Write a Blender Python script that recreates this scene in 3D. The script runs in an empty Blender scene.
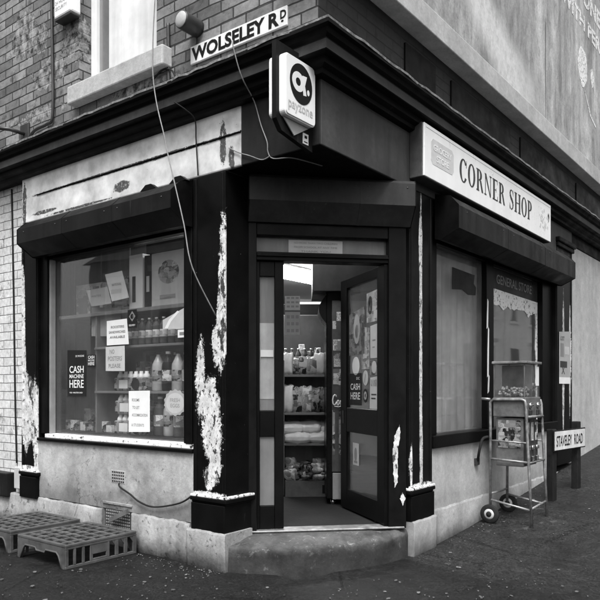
import bpy, bmesh, math, random
from mathutils import Vector, Matrix
rnd = random.Random(7)
S = bpy.context.scene
R = math.radians

# ------------------------------------------------------------------ camera, sky, sun, exposure
cam_d = bpy.data.cameras.new('camera')
cam = bpy.data.objects.new('camera', cam_d)
S.collection.objects.link(cam)
S.camera = cam
cam.location = (0, 0, 1.25)
cam.rotation_euler = (R(90), 0, 0)
cam_d.sensor_width = 36
cam_d.lens = 36 * 681 / 600
cam_d.shift_y = 88 / 600
cam_d.clip_start = 0.05
cam_d.clip_end = 2000

w = bpy.data.worlds.new('World')
S.world = w
w.use_nodes = True
nt = w.node_tree
nt.nodes.clear()
sky = nt.nodes.new('ShaderNodeTexSky')
sky.sky_type = 'NISHITA'
sky.sun_disc = False
SUN_EL, SUN_AZ = R(60), R(184)
sky.sun_elevation = SUN_EL
sky.sun_rotation = SUN_AZ
sky.dust_density = 6
bw = nt.nodes.new('ShaderNodeRGBToBW')          # a black and white photograph: a grey overcast sky
bg = nt.nodes.new('ShaderNodeBackground')
bg.inputs[1].default_value = 0.105
wo = nt.nodes.new('ShaderNodeOutputWorld')
nt.links.new(sky.outputs[0], bw.inputs[0])
nt.links.new(bw.outputs[0], bg.inputs[0])
nt.links.new(bg.outputs[0], wo.inputs[0])

sun_d = bpy.data.lights.new('sun', 'SUN')
sun_d.energy = 1.5
sun_d.angle = R(24)
sun = bpy.data.objects.new('sun', sun_d)
S.collection.objects.link(sun)
sdir = Vector((math.sin(SUN_AZ) * math.cos(SUN_EL), math.cos(SUN_AZ) * math.cos(SUN_EL), math.sin(SUN_EL)))
sun.rotation_euler = sdir.to_track_quat('Z', 'Y').to_euler()

S.view_settings.view_transform = 'Standard'
S.view_settings.look = 'None'
S.view_settings.gamma = 1
S.view_settings.use_curve_mapping = False
S.view_settings.exposure = 1.2
S.render.engine = 'CYCLES'
S.cycles.max_bounces = 8
S.cycles.transparent_max_bounces = 16

# ------------------------------------------------------------------ frames: u along a wall, d out of it, z up
class Fr:
    def __init__(s, o, ang, sg, z=0.0):
        s.o = Vector((o[0], o[1], z)); s.a = ang; s.sg = sg
        s.x = Vector((math.cos(ang), math.sin(ang), 0)); s.y = Vector((-s.x.y, s.x.x, 0))
    def P(s, u, d, z): return s.o + s.x * (s.sg * u) - s.y * d + Vector((0, 0, z))
    def mat(s): return Matrix.Translation(s.o) @ Matrix.Rotation(s.a, 4, 'Z')
    def at(s, u, d, z, rot=0.0):
        p = s.P(u, d, z)
        return Fr((p.x, p.y), s.a + rot, s.sg, p.z)
    def uv(s, p):
        q = Vector((p[0], p[1], 0)) - Vector((s.o.x, s.o.y, 0))
        return s.sg * q.dot(s.x), -q.dot(s.y)
FL = Fr((-.511, 4.65), math.atan2(-.60984, .79252), -1)      # the wall on the left, u runs left from the corner pillar
FR_ = Fr((.817, 5.055), math.atan2(.79198, .61055), 1)       # the wall on the right, u runs right
FC = Fr((-.37, 4.84), math.atan2(.14856, .98890), 1)         # the splayed doorway
FD = Fr((.64, 5.01), math.atan2(-.951, .309), -1)            # the open door leaf, u runs from the hinge inwards
FW = Fr((0, 0), 0, 1)                                        # the world: u = x, d = -y

def ground_z(x, y):
    u, d = FR_.uv((x, y))
    return g_u(u)
def g_u(u):
    t = (u - .6) / .3
    sp = .3 * (math.log1p(math.exp(t)) if t < 30 else t)
    return min(.095 * sp, 1.2)

# ------------------------------------------------------------------ mesh builder
class MB:
    def __init__(s, fr=None, sg=None):
        s.bm = bmesh.new(); s.sg = fr.sg if fr else (sg or 1)
    def p(s, u, d, z): return Vector((s.sg * u, -d, z))
    def box(s, u0, u1, d0, d1, z0, z1, bev=.003):
        t = bmesh.new()
        vs = [t.verts.new(s.p(u, d, z)) for z in (z0, z1) for d in (d0, d1) for u in (u0, u1)]
        for f in ((0, 1, 3, 2), (4, 5, 7, 6), (0, 1, 5, 4), (2, 3, 7, 6), (0, 2, 6, 4), (1, 3, 7, 5)):
            t.faces.new([vs[i] for i in f])
        bmesh.ops.recalc_face_normals(t, faces=t.faces)
        m = min(abs(u1 - u0), abs(d1 - d0), abs(z1 - z0))
        b = min(bev, m * .3)
        if b > .0004:
            bmesh.ops.bevel(t, geom=list(t.edges), offset=b, segments=2 if bev > .004 else 1, affect='EDGES', profile=.5)
        s.join(t); return s
    def join(s, t, M=None):
        if M is not None: bmesh.ops.transform(t, matrix=M, verts=t.verts)
        me = bpy.data.meshes.new('tmp'); t.to_mesh(me); t.free(); s.bm.from_mesh(me); bpy.data.meshes.remove(me)
    def poly(s, pts, vec):
        """pts: (u,d,z) loop extruded by vec (u,d,z)"""
        v = s.p(*vec)
        a = [s.bm.verts.new(s.p(*q)) for q in pts]
        b = [s.bm.verts.new(s.p(*q) + v) for q in pts]
        n = len(pts)
        fs = [s.bm.faces.new(a), s.bm.faces.new(b[::-1])]
        for i in range(n): fs.append(s.bm.faces.new((a[i], b[i], b[(i + 1) % n], a[(i + 1) % n])))
        bmesh.ops.recalc_face_normals(s.bm, faces=fs)
        return s
    def prof(s, dz, u0, u1): return s.poly([(u0, d, z) for d, z in dz], (u1 - u0, 0, 0))
    def sheet(s, uz, d, th=.002): return s.poly([(u, d, z) for u, z in uz], (0, th, 0))
    def tube(s, pts, r, seg=8, cap=True, closed=False):
        P = [s.p(*q) for q in pts]; n = len(P); rings = []
        rr = r if isinstance(r, (list, tuple)) else [r] * n
        up = None
        for i in range(n):
            if closed: t = P[(i + 1) % n] - P[i - 1]
            else: t = (P[min(i + 1, n - 1)] - P[max(i - 1, 0)])
            t.normalize()
            if up is None:
                up = Vector((0, 0, 1)) if abs(t.z) < .9 else Vector((1, 0, 0))
            a = t.cross(up); 
            if a.length < 1e-4: a = t.cross(Vector((.3, .8, .5)))
            a.normalize(); b = a.cross(t); up = b
            rings.append([s.bm.verts.new(P[i] + (a * math.cos(2 * math.pi * k / seg) + b * math.sin(2 * math.pi * k / seg)) * rr[i]) for k in range(seg)])
        fs = []
        for i in range(n if closed else n - 1):
            for k in range(seg):
                q = rings[(i + 1) % n]
                f = s.bm.faces.new((rings[i][k], rings[i][(k + 1) % seg], q[(k + 1) % seg], q[k])); f.smooth = True; fs.append(f)
        if cap and not closed: fs += [s.bm.faces.new(rings[0][::-1]), s.bm.faces.new(rings[-1])]
        bmesh.ops.recalc_face_normals(s.bm, faces=fs)
        return s
    def lathe(s, c, prof, seg=14, axis='z', smooth=True, sx=1):
        """prof: (r, h) from bottom to top about an axis through c"""
        rings = []
        for r, h in prof:
            ring = []
            for k in range(seg):
                a = 2 * math.pi * k / seg; x, y = r * math.cos(a) * sx, r * math.sin(a)
                q = {'z': (c[0] + x, c[1] + y, c[2] + h), 'd': (c[0] + x, c[1] + h, c[2] + y), 'u': (c[0] + h, c[1] + x, c[2] + y)}[axis]
                ring.append(s.bm.verts.new(s.p(*q)))
            rings.append(ring)
        fs = []
        for i in range(len(rings) - 1):
            for k in range(seg):
                f = s.bm.faces.new((rings[i][k], rings[i][(k + 1) % seg], rings[i + 1][(k + 1) % seg], rings[i + 1][k])); f.smooth = smooth; fs.append(f)
        fs += [s.bm.faces.new(rings[0][::-1]), s.bm.faces.new(rings[-1])]
        bmesh.ops.recalc_face_normals(s.bm, faces=fs)
        return s
    def blob(s, c, r, amp=.15, sub=2, seed=0):
        t = bmesh.new(); bmesh.ops.create_icosphere(t, subdivisions=sub, radius=1)
        q = random.Random(seed); ph = [q.uniform(0, 6.3) for _ in range(6)]
        for v in t.verts:
            n = v.co.copy()
            k = 1 + amp * (math.sin(3 * n.x + ph[0]) * math.cos(2.3 * n.y + ph[1]) + .6 * math.sin(5 * n.z + ph[2] + 4 * n.x) + .4 * math.sin(9 * n.y + ph[3]))
            v.co = Vector((n.x * r[0] * k, n.y * r[1] * k, n.z * r[2] * k))
        for f in t.faces: f.smooth = True
        s.join(t, Matrix.Translation(s.p(*c))); return s
    def packet(s, c, dims, seed, rot=0.0, tilt=0.0):
        """a filled, crumpled packet: pinched at the ends, creased all over"""
        t = bmesh.new(); bmesh.ops.create_cube(t, size=2); bmesh.ops.subdivide_edges(t, edges=list(t.edges), cuts=7, use_grid_fill=True)
        q = random.Random(seed); ph = [q.uniform(0, 6.3) for _ in range(8)]
        for v in t.verts:
            x, y, z = v.co
            puff = (1 - abs(z) ** 3 * .75) * (1 - abs(x) ** 4 * .45)
            cr = .10 * math.sin(5 * x + 3 * z + ph[0]) * math.sin(6 * z + ph[1]) + .06 * math.sin(13 * x + ph[2] + 5 * z) + q.uniform(-.035, .035)
            v.co = Vector((x * dims[0] * (1 - .10 * abs(z) ** 4 + .05 * math.sin(4 * z + ph[3])), y * dims[1] * max(puff, .08) * (1 + cr), z * dims[2] * (1 + .05 * math.sin(5 * x + ph[4]))))
        for f in t.faces: f.smooth = True
        s.join(t, Matrix.Translation(s.p(*c)) @ Matrix.Rotation(rot, 4, 'Z') @ Matrix.Rotation(tilt, 4, 'X')); return s
    def text(s, body, x0, z0, wd, ht, d, th=.0015, bold=0, italic=0):
        """flat lettering fitted in a box wd x ht whose lower left corner, as read, is local (x0, z0)"""
        for vs, fs in text_geo(body, bold, italic):
            xs = [v[0] for v in vs]; ys = [v[1] for v in vs]
            ax, bx, ay, by = min(xs), max(xs), min(ys), max(ys)
            n = [s.bm.verts.new((x0 + (x - ax) / max(bx - ax, 1e-6) * wd, -d - (th if k else 0), z0 + (y - ay) / max(by - ay, 1e-6) * ht)) for (x, y, k) in vs]
            for f in fs:
                try: s.bm.faces.new([n[i] for i in f])
                except ValueError: pass
        return s
    def flat(s, xz, d, th=.0015):
        """flat shape in local x (as read), z"""
        return s.poly([(s.sg * x, d, z) for x, z in xz], (0, th, 0))
    def build(s, name, mat, parent=None, fr=None, smooth=False):
        me = bpy.data.meshes.new(name)
        s.bm.to_mesh(me); s.bm.free()
        if smooth:
            for f in me.polygons: f.use_smooth = True
        o = bpy.data.objects.new(name, me)
        S.collection.objects.link(o)
        for m in (mat if isinstance(mat, (list, tuple)) else [mat]): me.materials.append(m)
        M = fr.mat() if fr else Matrix.Identity(4)
        if parent is not None:
            o.parent = parent
            o.matrix_basis = (WM[parent.name].inverted() @ M) if fr else Matrix.Identity(4)
            WM[o.name] = M if fr else WM[parent.name].copy()
        else:
            o.matrix_basis = M; WM[o.name] = M
        return o
WM = {}
_tc = {}
def text_geo(body, bold, italic):
    key = (body, bold, italic)
    if key not in _tc:
        c = bpy.data.curves.new('t', 'FONT'); c.body = body; c.size = 1; c.offset = bold; c.shear = italic
        c.fill_mode = 'FRONT'; c.resolution_u = 3
        o = bpy.data.objects.new('t', c); S.collection.objects.link(o)
        dg = bpy.context.evaluated_depsgraph_get(); dg.update()
        me = bpy.data.meshes.new_from_object(o.evaluated_get(dg))
        vs = [(v.co.x, v.co.y, 1) for v in me.vertices]; fs = [tuple(p.vertices) for p in me.polygons]
        bpy.data.objects.remove(o); bpy.data.curves.remove(c); bpy.data.meshes.remove(me)
        _tc[key] = [(vs, fs)]
    return _tc[key]

def tag(o, label=None, cat=None, group=None, kind=None):
    if label: o['label'] = label
    if cat: o['category'] = cat
    if group: o['group'] = group
    if kind: o['kind'] = kind
    return o
def thing(name, label, cat, fr, group=None):
    o = bpy.data.objects.new(name, None); o.empty_display_size = .1
    S.collection.objects.link(o); o.matrix_basis = fr.mat(); WM[o.name] = fr.mat()
    return tag(o, label, cat, group)
def dup(root, fr, label):
    r = root.copy(); S.collection.objects.link(r); r.matrix_basis = fr.mat(); WM[r.name] = fr.mat(); r['label'] = label
    for ch in [o for o in S.objects if o.parent == root]:
        c = ch.copy(); S.collection.objects.link(c); c.parent = r
        for g in [o for o in S.objects if o.parent == ch]:
            d = g.copy(); S.collection.objects.link(d); d.parent = c
    return r

# ------------------------------------------------------------------ materials (all greys)
def lk(t, a, b): t.links.new(a, b)
class Nd:
    def __init__(s, name):
        s.m = bpy.data.materials.new(name); s.m.use_nodes = True; s.t = s.m.node_tree; s.t.nodes.clear()
        s.out = s.t.nodes.new('ShaderNodeOutputMaterial')
        s.tc = s.t.nodes.new('ShaderNodeTexCoord'); s.co = s.tc.outputs['Object']
    def n(s, ty, **kw):
        x = s.t.nodes.new(ty)
        for k, v in kw.items(): setattr(x, k, v)
        return x
    def math(s, op, a, b=None, c=None, clamp=False):
        x = s.n('ShaderNodeMath', operation=op, use_clamp=clamp)
        for i, v in enumerate((a, b, c)):
            if v is None: continue
            if isinstance(v, (int, float)): x.inputs[i].default_value = v
            else: lk(s.t, v, x.inputs[i])
        return x.outputs[0]
    def mapv(s, scale=(1, 1, 1), loc=(0, 0, 0)):
        x = s.n('ShaderNodeMapping'); lk(s.t, s.co, x.inputs[0])
        x.inputs['Scale'].default_value = scale; x.inputs['Location'].default_value = loc
        return x.outputs[0]
    def noise(s, scale, detail=6, rough=.6, vec=None, dist=0):
        x = s.n('ShaderNodeTexNoise'); lk(s.t, vec or s.co, x.inputs['Vector'])
        x.inputs['Scale'].default_value = scale; x.inputs['Detail'].default_value = detail
        x.inputs['Roughness'].default_value = rough; x.inputs['Distortion'].default_value = dist
        return x.outputs['Fac']
    def rng(s, v, a, b, c, d, smooth=False):
        x = s.n('ShaderNodeMapRange'); x.interpolation_type = 'SMOOTHSTEP' if smooth else 'LINEAR'
        lk(s.t, v, x.inputs[0])
        for i, k in enumerate((a, b, c, d)): x.inputs[i + 1].default_value = k
        return x.outputs[0]
    def mix(s, f, a, b):
        x = s.n('ShaderNodeMix', data_type='FLOAT')
        for i, v in ((0, f), (2, a), (3, b)):
            if isinstance(v, (int, float)): x.inputs[i].default_value = v
            else: lk(s.t, v, x.inputs[i])
        return x.outputs[0]
    def grey(s, v):
        x = s.n('ShaderNodeCombineColor')
        for i in range(3):
            if isinstance(v, (int, float)): x.inputs[i].default_value = v
            else: lk(s.t, v, x.inputs[i])
        return x.outputs[0]
    def bump(s, h, strength=.3, dist=.01, nrm=None):
        x = s.n('ShaderNodeBump'); x.inputs['Strength'].default_value = strength; x.inputs['Distance'].default_value = dist
        lk(s.t, h, x.inputs['Height'])
        if nrm: lk(s.t, nrm, x.inputs['Normal'])
        return x.outputs[0]
    def bsdf(s, col, rough=.6, nrm=None, metal=0, spec=.5, coat=0):
        b = s.n('ShaderNodeBsdfPrincipled')
        for k, v in (('Base Color', col), ('Roughness', rough), ('Metallic', metal), ('Specular IOR Level', spec), ('Coat Weight', coat)):
            if isinstance(v, (int, float)):
                b.inputs[k].default_value = (v, v, v, 1) if k == 'Base Color' else v
            else: lk(s.t, v, b.inputs[k])
        if nrm: lk(s.t, nrm, b.inputs['Normal'])
        lk(s.t, b.outputs[0], s.out.inputs[0])
        return s.m
    def xyz(s):
        x = s.n('ShaderNodeSeparateXYZ'); lk(s.t, s.co, x.inputs[0]); return x.outputs
    def blobs(s, regions, nz, amp):
        """max over (cx, cz, rx, rz) of 1 - |p - c|/r, plus noise"""
        X = s.xyz(); acc = None
        for cx, cz, rx, rz in regions:
            a = s.math('POWER', s.math('ABSOLUTE', s.math('MULTIPLY', s.math('SUBTRACT', X[0], cx), 1 / rx)), 2)
            b = s.math('POWER', s.math('ABSOLUTE', s.math('MULTIPLY', s.math('SUBTRACT', X[2], cz), 1 / rz)), 2)
            v = s.math('SUBTRACT', 1, s.math('SQRT', s.math('ADD', a, b)))
            acc = v if acc is None else s.math('MAXIMUM', acc, v)
        n = s.math('MULTIPLY', s.math('SUBTRACT', nz, .5), amp)
        return s.math('ADD', acc, n)

def plain(name, v, rough=.6, var=.25, scale=6, bump=.15, bs=90, metal=0, spec=None, streak=0, coat=0):
    if spec is None: spec = .5 if (v > .12 or metal) else .09
    k = Nd(name)
    n1 = k.noise(scale, 8, .65)
    f = k.rng(n1, .3, .7, 1 - var, 1 + var)
    if streak:
        n3 = k.noise(7, 5, .6, k.mapv((1, 1, .07)))
        f = k.math('MULTIPLY', f, k.rng(n3, .35, .7, 1 - streak, 1 + streak))
    c = k.math('MULTIPLY', f, v)
    if v < .075 and not metal:
        dust = k.math('MULTIPLY', k.rng(k.noise(3.5, 9, .7, k.mapv((1, 1, .3))), .45, .78, 0, 1), k.rng(k.noise(20, 6, .7), .35, .7, .2, 1))
        c = k.math('ADD', c, k.math('MULTIPLY', dust, v * .9 + .002))
        drip = k.math('MULTIPLY', k.rng(k.noise(26, 3, .5, k.mapv((1, 1, .035))), .66, .74, 0, 1), k.rng(k.noise(2.2, 4, .6), .5, .62, 0, 1))
        c = k.math('ADD', c, k.math('MULTIPLY', drip, .03))
        fl = k.rng(k.noise(42, 6, .75), .735, .76, 0, .12)
        c = k.math('ADD', c, fl)
    n2 = k.noise(bs, 4, .6)
    if v < .075: n2 = k.math('ADD', n2, k.math('MULTIPLY', k.noise(9, 5, .6), 1.5))
    rr = k.rng(n1, .3, .7, max(rough - .16, .03), min(rough + .16, 1))
    return k.bsdf(k.grey(c), rr, k.bump(n2, bump, .004), metal, spec, coat)

def peel(name, dark, light, regions, amp=1.6, nscale=9, stretch=.45, rough=.35, fleck=.70, streak=.2, ymax=2.0):
    """glossy dark paint with flakes gone, the pale coat below showing"""
    k = Nd(name)
    nz = k.noise(nscale, 10, .68, k.mapv((1, 1, stretch)))
    nz2 = k.noise(nscale * 4, 6, .7)
    nz3 = k.noise(nscale * 9, 5, .75)
    nn = k.math('ADD', k.math('MULTIPLY', nz, .5), k.math('ADD', k.math('MULTIPLY', nz2, .3), k.math('MULTIPLY', nz3, .2)))
    m = k.blobs(regions, nn, amp) if regions else None
    fl = k.rng(k.noise(34, 5, .7), fleck, fleck + .03, 0, 1)
    if m is not None:
        m = k.math('SUBTRACT', m, k.math('MULTIPLY', k.rng(k.xyz()[1], .012, .02, 0, 1), ymax))
        mask = k.math('MAXIMUM', k.rng(m, .16, .18, 0, 1), fl)
        isl = k.math('MAXIMUM', k.rng(k.noise(nscale * 3.2, 7, .72, k.mapv((1, 1, .6), (3, 1, 2))), .585, .60, 0, 1), k.rng(k.noise(nscale * 1.25, 8, .7, k.mapv((1, 1, .45), (5, 2, 1))), .575, .59, 0, 1))
        mask = k.math('MULTIPLY', mask, k.math('SUBTRACT', 1, k.math('MULTIPLY', isl, .92)))
        h = k.rng(m, .13, .22, 1, 0)
    else:
        mask = fl; h = k.math('SUBTRACT', 1, fl)
    dv = k.math('MULTIPLY', k.rng(k.noise(5, 6, .6), .3, .7, 1 - streak * 2, 1 + streak * 2), dark)
    lv = k.math('MULTIPLY', k.math('MULTIPLY', k.rng(k.noise(11, 9, .72), .32, .62, .45, 1.08), k.rng(k.noise(60, 6, .75), .3, .65, .7, 1.05)), light)
    scuff = k.math('MULTIPLY', k.rng(k.noise(24, 7, .75, k.mapv((1, 1, .25))), .64, .76, 0, 1), .03)
    dv = k.math('ADD', dv, scuff)
    col = k.mix(mask, dv, lv)
    if m is not None:
        rim = k.math('MULTIPLY', k.math('MULTIPLY', k.rng(m, .10, .16, 0, 1), k.rng(m, .26, .18, 0, 1)), k.rng(k.noise(30, 6, .7), .42, .55, 0, 1))
        col = k.mix(k.math('MULTIPLY', rim, .75), col, .16)
    ro = k.mix(mask, rough, .8)
    b1 = k.bump(k.math('SUBTRACT', 1, mask), 1.0, .006)
    b2 = k.bump(k.noise(60, 4, .6), .12, .004, b1)
    return k.bsdf(k.grey(col), ro, b2, 0, k.mix(mask, .11, .4))

def brick(name, b1, b2, mortar, peelv=None, peel_amt=.62, regions=None, rowh=.081, bw_=.238, soot=.42, bump=.8, mort=.0075):
    k = Nd(name)
    X = k.xyz()
    nn = k.n('ShaderNodeSeparateXYZ'); lk(k.t, k.tc.outputs['Normal'], nn.inputs[0])
    sel = k.math('GREATER_THAN', k.math('ABSOLUTE', nn.outputs[1]), .7)
    h = k.mix(sel, X[1], X[0])
    cv = k.n('ShaderNodeCombineXYZ'); lk(k.t, h, cv.inputs[0]); lk(k.t, X[2], cv.inputs[1])
    # a little wander so courses are not ruled lines
    wv = k.n('ShaderNodeTexNoise'); lk(k.t, k.co, wv.inputs['Vector']); wv.inputs['Scale'].default_value = 7
    sub = k.n('ShaderNodeVectorMath', operation='SUBTRACT'); lk(k.t, wv.outputs['Color'], sub.inputs[0]); sub.inputs[1].default_value = (.5, .5, .5)
    sc = k.n('ShaderNodeVectorMath', operation='SCALE'); lk(k.t, sub.outputs[0], sc.inputs[0]); sc.inputs['Scale'].default_value = .012
    ad = k.n('ShaderNodeVectorMath', operation='ADD'); lk(k.t, cv.outputs[0], ad.inputs[0]); lk(k.t, sc.outputs[0], ad.inputs[1])
    t = k.n('ShaderNodeTexBrick'); lk(k.t, ad.outputs[0], t.inputs['Vector'])
    t.inputs['Scale'].default_value = 1; t.inputs['Brick Width'].default_value = bw_; t.inputs['Row Height'].default_value = rowh
    t.inputs['Mortar Size'].default_value = mort; t.inputs['Mortar Smooth'].default_value = .5; t.inputs['Bias'].default_value = 0
    t.inputs['Color1'].default_value = (b1, b1, b1, 1); t.inputs['Color2'].default_value = (b2, b2, b2, 1)
    t.inputs['Mortar'].default_value = (mortar, mortar, mortar, 1)
    bwn = k.n('ShaderNodeRGBToBW'); lk(k.t, t.outputs['Color'], bwn.inputs[0])
    v = bwn.outputs[0]
    n1 = k.noise(2.2, 8, .65); n2 = k.noise(30, 6, .7)
    v = k.math('MULTIPLY', v, k.rng(n1, .3, .7, 1 - soot, 1 + soot))
    v = k.math('MULTIPLY', v, k.rng(n2, .3, .7, .72, 1.2))
    v = k.math('MULTIPLY', v, k.rng(k.math('MULTIPLY', k.rng(k.noise(8, 9, .72), .56, .64, 0, 1), 1), 0, 1, 1, .45))
    hgt = k.math('ADD', k.math('SUBTRACT', 1, t.outputs['Fac']), k.math('MULTIPLY', n2, .35))
    if peelv is not None:
        nz = k.math('ADD', k.math('MULTIPLY', k.noise(5.5, 8, .62), .7), k.math('MULTIPLY', k.noise(24, 6, .7), .3))
        m = k.blobs(regions, nz, 2.6) if regions else nz
        mk = k.rng(m, peel_amt, peel_amt + .03, 0, 1)
        pv = k.rng(k.noise(13, 7, .7), .40, .60, peelv[0], peelv[1])
        v = k.mix(mk, v, pv)
        hgt = k.math('SUBTRACT', hgt, k.math('MULTIPLY', mk, .5))
    return k.bsdf(k.grey(v), .75, k.bump(hgt, bump, .008))

def render_wall(name, v, stains=.35, low=None, scale=2.5, crack=True, rough=.8, spots=.63, spotv=.35):
    """painted render: damp patches, spots where the paint has blown, hairline cracks"""
    k = Nd(name)
    n1 = k.noise(scale, 9, .62); n2 = k.noise(scale * 7, 8, .7); n3 = k.noise(6, 6, .6, k.mapv((1, 1, .12)))
    f = k.math('MULTIPLY', k.rng(n1, .3, .72, 1 - stains, 1.12), k.rng(n3, .3, .7, .86, 1.08))
    f = k.math('MULTIPLY', f, k.rng(n2, .25, .75, .78, 1.16))
    f = k.math('MULTIPLY', f, k.rng(k.noise(55, 6, .75), .3, .7, .84, 1.1))
    sp = k.rng(k.noise(16, 9, .75, None, .4), spots, spots + .05, 0, 1)
    f = k.math('MULTIPLY', f, k.rng(sp, 0, 1, 1, spotv))
    if low:
        X = k.xyz()
        g = k.math('ADD', X[2], k.math('MULTIPLY', k.math('SUBTRACT', n1, .5), low[2]))
        f = k.math('MULTIPLY', f, k.rng(g, low[0], low[1], low[3], 1, True))
    h = n2
    if crack:
        vo = k.n('ShaderNodeTexVoronoi', feature='DISTANCE_TO_EDGE'); vo.inputs['Scale'].default_value = 1.3
        wv = k.noise(5, 6, .7)
        cx = k.n('ShaderNodeVectorMath', operation='ADD'); lk(k.t, k.co, cx.inputs[0])
        cg = k.n('ShaderNodeCombineXYZ'); [lk(k.t, k.math('MULTIPLY', wv, .5), cg.inputs[i]) for i in range(3)]
        lk(k.t, cg.outputs[0], cx.inputs[1]); lk(k.t, cx.outputs[0], vo.inputs['Vector'])
        ck = k.math('MULTIPLY', k.rng(vo.outputs['Distance'], .0, .006, 1, 0), k.rng(k.noise(1.7, 3, .5), .5, .6, 0, 1))
        f = k.math('MULTIPLY', f, k.rng(ck, 0, 1, 1, .35))
        h = k.math('SUBTRACT', n2, ck)
    h = k.math('ADD', h, k.math('MULTIPLY', k.noise(70, 5, .75), .35))
    return k.bsdf(k.grey(k.math('MULTIPLY', f, v)), rough, k.bump(h, .6, .006), 0, .3)

M = {}
M['brick_grey'] = brick('painted grey brick', .10, .26, .022, (.012, .34), .36,
                        [(-2.2, 4.05, .55, .16), (-2.5, 3.72, .6, .12), (-1.9, 4.25, .2, .35), (-1.05, 3.6, .5, .1), (-2.6, 4.5, .5, .3)], bump=.9)
M['brick_white'] = brick('white painted brick', .58, .64, .16, (.12, .3), .74, None, soot=.16, bump=.7, mort=.005)
M['brick_dark'] = brick('dark painted brick', .020, .027, .012, None, soot=.3, bump=.6)
M['brick_house'] = brick('house brick', .12, .18, .2, None)
M['cream'] = peel('flaking cream fascia', .62, .10, [(-1.12, 2.83, .11, .05), (-.02, 2.92, .035, .16), (.06, 2.80, .03, .10), (-1.0, 2.968, 1.6, .016), (-2.51, 2.90, .035, .25), (-2.2, 2.80, .2, .02), (-1.7, 2.76, .5, .012)], 2.6, 16, .8, .6, .665, .19)
M['riser'] = render_wall('damp painted render', .50, .42, (.3, .62, .40, .50), 2.6, True, .8, .61, .40)
M['riser_plain'] = render_wall('pale painted render', .50, .15, (.3, .5, .2, .8), 1.8, False, .8, .75, .6)
M['plinth'] = render_wall('worn concrete plinth', .38, .55, (-.02, .18, .25, .32), 3.5, True, .85, .57, .4)
M['plinth_dark'] = render_wall('worn grey plinth', .36, .4, (-.02, .2, .2, .6), 3, False, .85, .62, .55)
M['pale_wall'] = render_wall('pale pebbled render', .47, .14, None, 1.2, False, .9, .78, .7)
M['ledge'] = render_wall('pale ledge paint', .50, .28, None, 2, False, .7, .70, .6)
M['step'] = render_wall('worn step concrete', .105, .65, (.10, .20, .12, .45), 6, True, .92, .58, 2.4)
M['black'] = peel('black gloss paint', .0045, .3, None, fleck=.77)
M['black_clean'] = plain('black paint', .0045, .42, .3, 5, .1)
M['fascia'] = plain('dark grey fascia paint', .020, .45, .35, 3, .15, streak=.2)
M['fascia_face'] = plain('grey fascia paint', .062, .5, .3, 2.5, .15, streak=.15)
M['cornice'] = plain('sooty black cornice paint', .005, .5, .4, 6, .25, streak=.1)
M['cornice_strip'] = plain('grey cornice band', .045, .5, .35, 5, .2)
M['flashing'] = plain('lumpy grey lead flashing', .16, .6, .9, 26, .8, 50)
M['shutter'] = plain('dark shutter steel', .010, .42, .3, 4, .1, streak=.3)
M['shutter_r'] = plain('weathered shutter steel', .018, .45, .45, 5, .12, streak=.55)
M['white_paint'] = plain('white paint', .78, .5, .06, 8, .1)
M['white_chip'] = peel('chipped white paint', .80, .03, None, fleck=.585, rough=.5, streak=.03)
M['jamb_grey'] = plain('grey window reveal', .22, .6, .2, 8, .2)
M['pil_near'] = peel('scraped corner pillar', .0045, .80,
    [(-.02, 2.05, .05, .42), (-.035, 1.66, .06, .34), (-.075, 1.55, .07, .16), (-.235, 1.28, .055, .34), (-.16, 1.12, .13, .24), (-.13, .93, .12, .20), (-.09, .75, .07, .17), (-.15, .62, .07, .10), (-.16, .50, .25, .035)], 2.9, 11, .5)
M['pil_far'] = peel('scraped far pillar', .0045, .80,
    [(-2.53, 1.9, .035, .6), (-2.48, 1.0, .10, .36), (-2.33, .95, .06, .45), (-2.52, 1.4, .04, .4), (-2.315, .75, .05, .55), (-2.55, 1.5, .05, .7), (-2.47, 1.05, .13, .40), (-2.43, .53, .2, .03)], 1.9, 11, .4)
M['pil_right'] = peel('scraped door pillar', .008, .80, [(.17, 1.5, .028, 1.6), (.165, 2.35, .035, .3), (.178, .75, .03, .45), (.012, .66, .014, .2), (.18, .50, .3, .035)], 1.7, 16, .3)
M['pil_end'] = peel('scraped end pillar', .007, .75, [(3.74, 1.5, .05, 1.0), (4.0, 1.6, .045, .8), (3.72, 2.85, .06, .16), (3.95, 2.82, .04, .1)], 1.8, 14, .35)
M['white_ledge'] = peel('white ledge paint', .74, .02, None, fleck=.555, rough=.6, streak=.03)
M['asphalt'] = None
M['grey_plastic'] = plain('grey crate plastic', .078, .5, .4, 9, .2)
M['steel'] = plain('worn grey tube', .26, .45, .6, 18, .2, metal=.5)
M['steel_dark'] = plain('dark steel', .05, .45, .3, 14, .1, metal=.4)
M['machine'] = plain('grey machine casing', .12, .45, .45, 9, .12)
M['chrome'] = plain('bright metal', .7, .2, .1, 10, .05, metal=1)
M['rubber'] = plain('black rubber', .02, .7, .2, 20, .1)
M['post'] = plain('black sign post paint', .016, .4, .3, 10, .1)
M['sign_white'] = plain('white sign board', .86, .35, .05, 3, .04, streak=.04)
M['plate_white'] = plain('pale enamel plate', .66, .4, .10, 9, .05, streak=.1)
M['name_white'] = plain('white cast plate', .74, .5, .12, 12, .1)
M['ink'] = plain('black lettering', .012, .5, .15, 20, .05)
M['ink_grey'] = plain('dark grey lettering', .05, .5, .3, 20, .05)
M['pale_ink'] = plain('pale grey print', .60, .5, .08, 20, .05)
M['mid_ink'] = plain('mid grey print', .22, .5, .15, 20, .05)
M['sign_side'] = plain('sign box side', .06, .5, .25, 5, .1)
M['paper'] = plain('white paper', .74, .7, .06, 9, .08)
M['paper_grey'] = plain('grey paper', .36, .7, .12, 9, .08)
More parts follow.
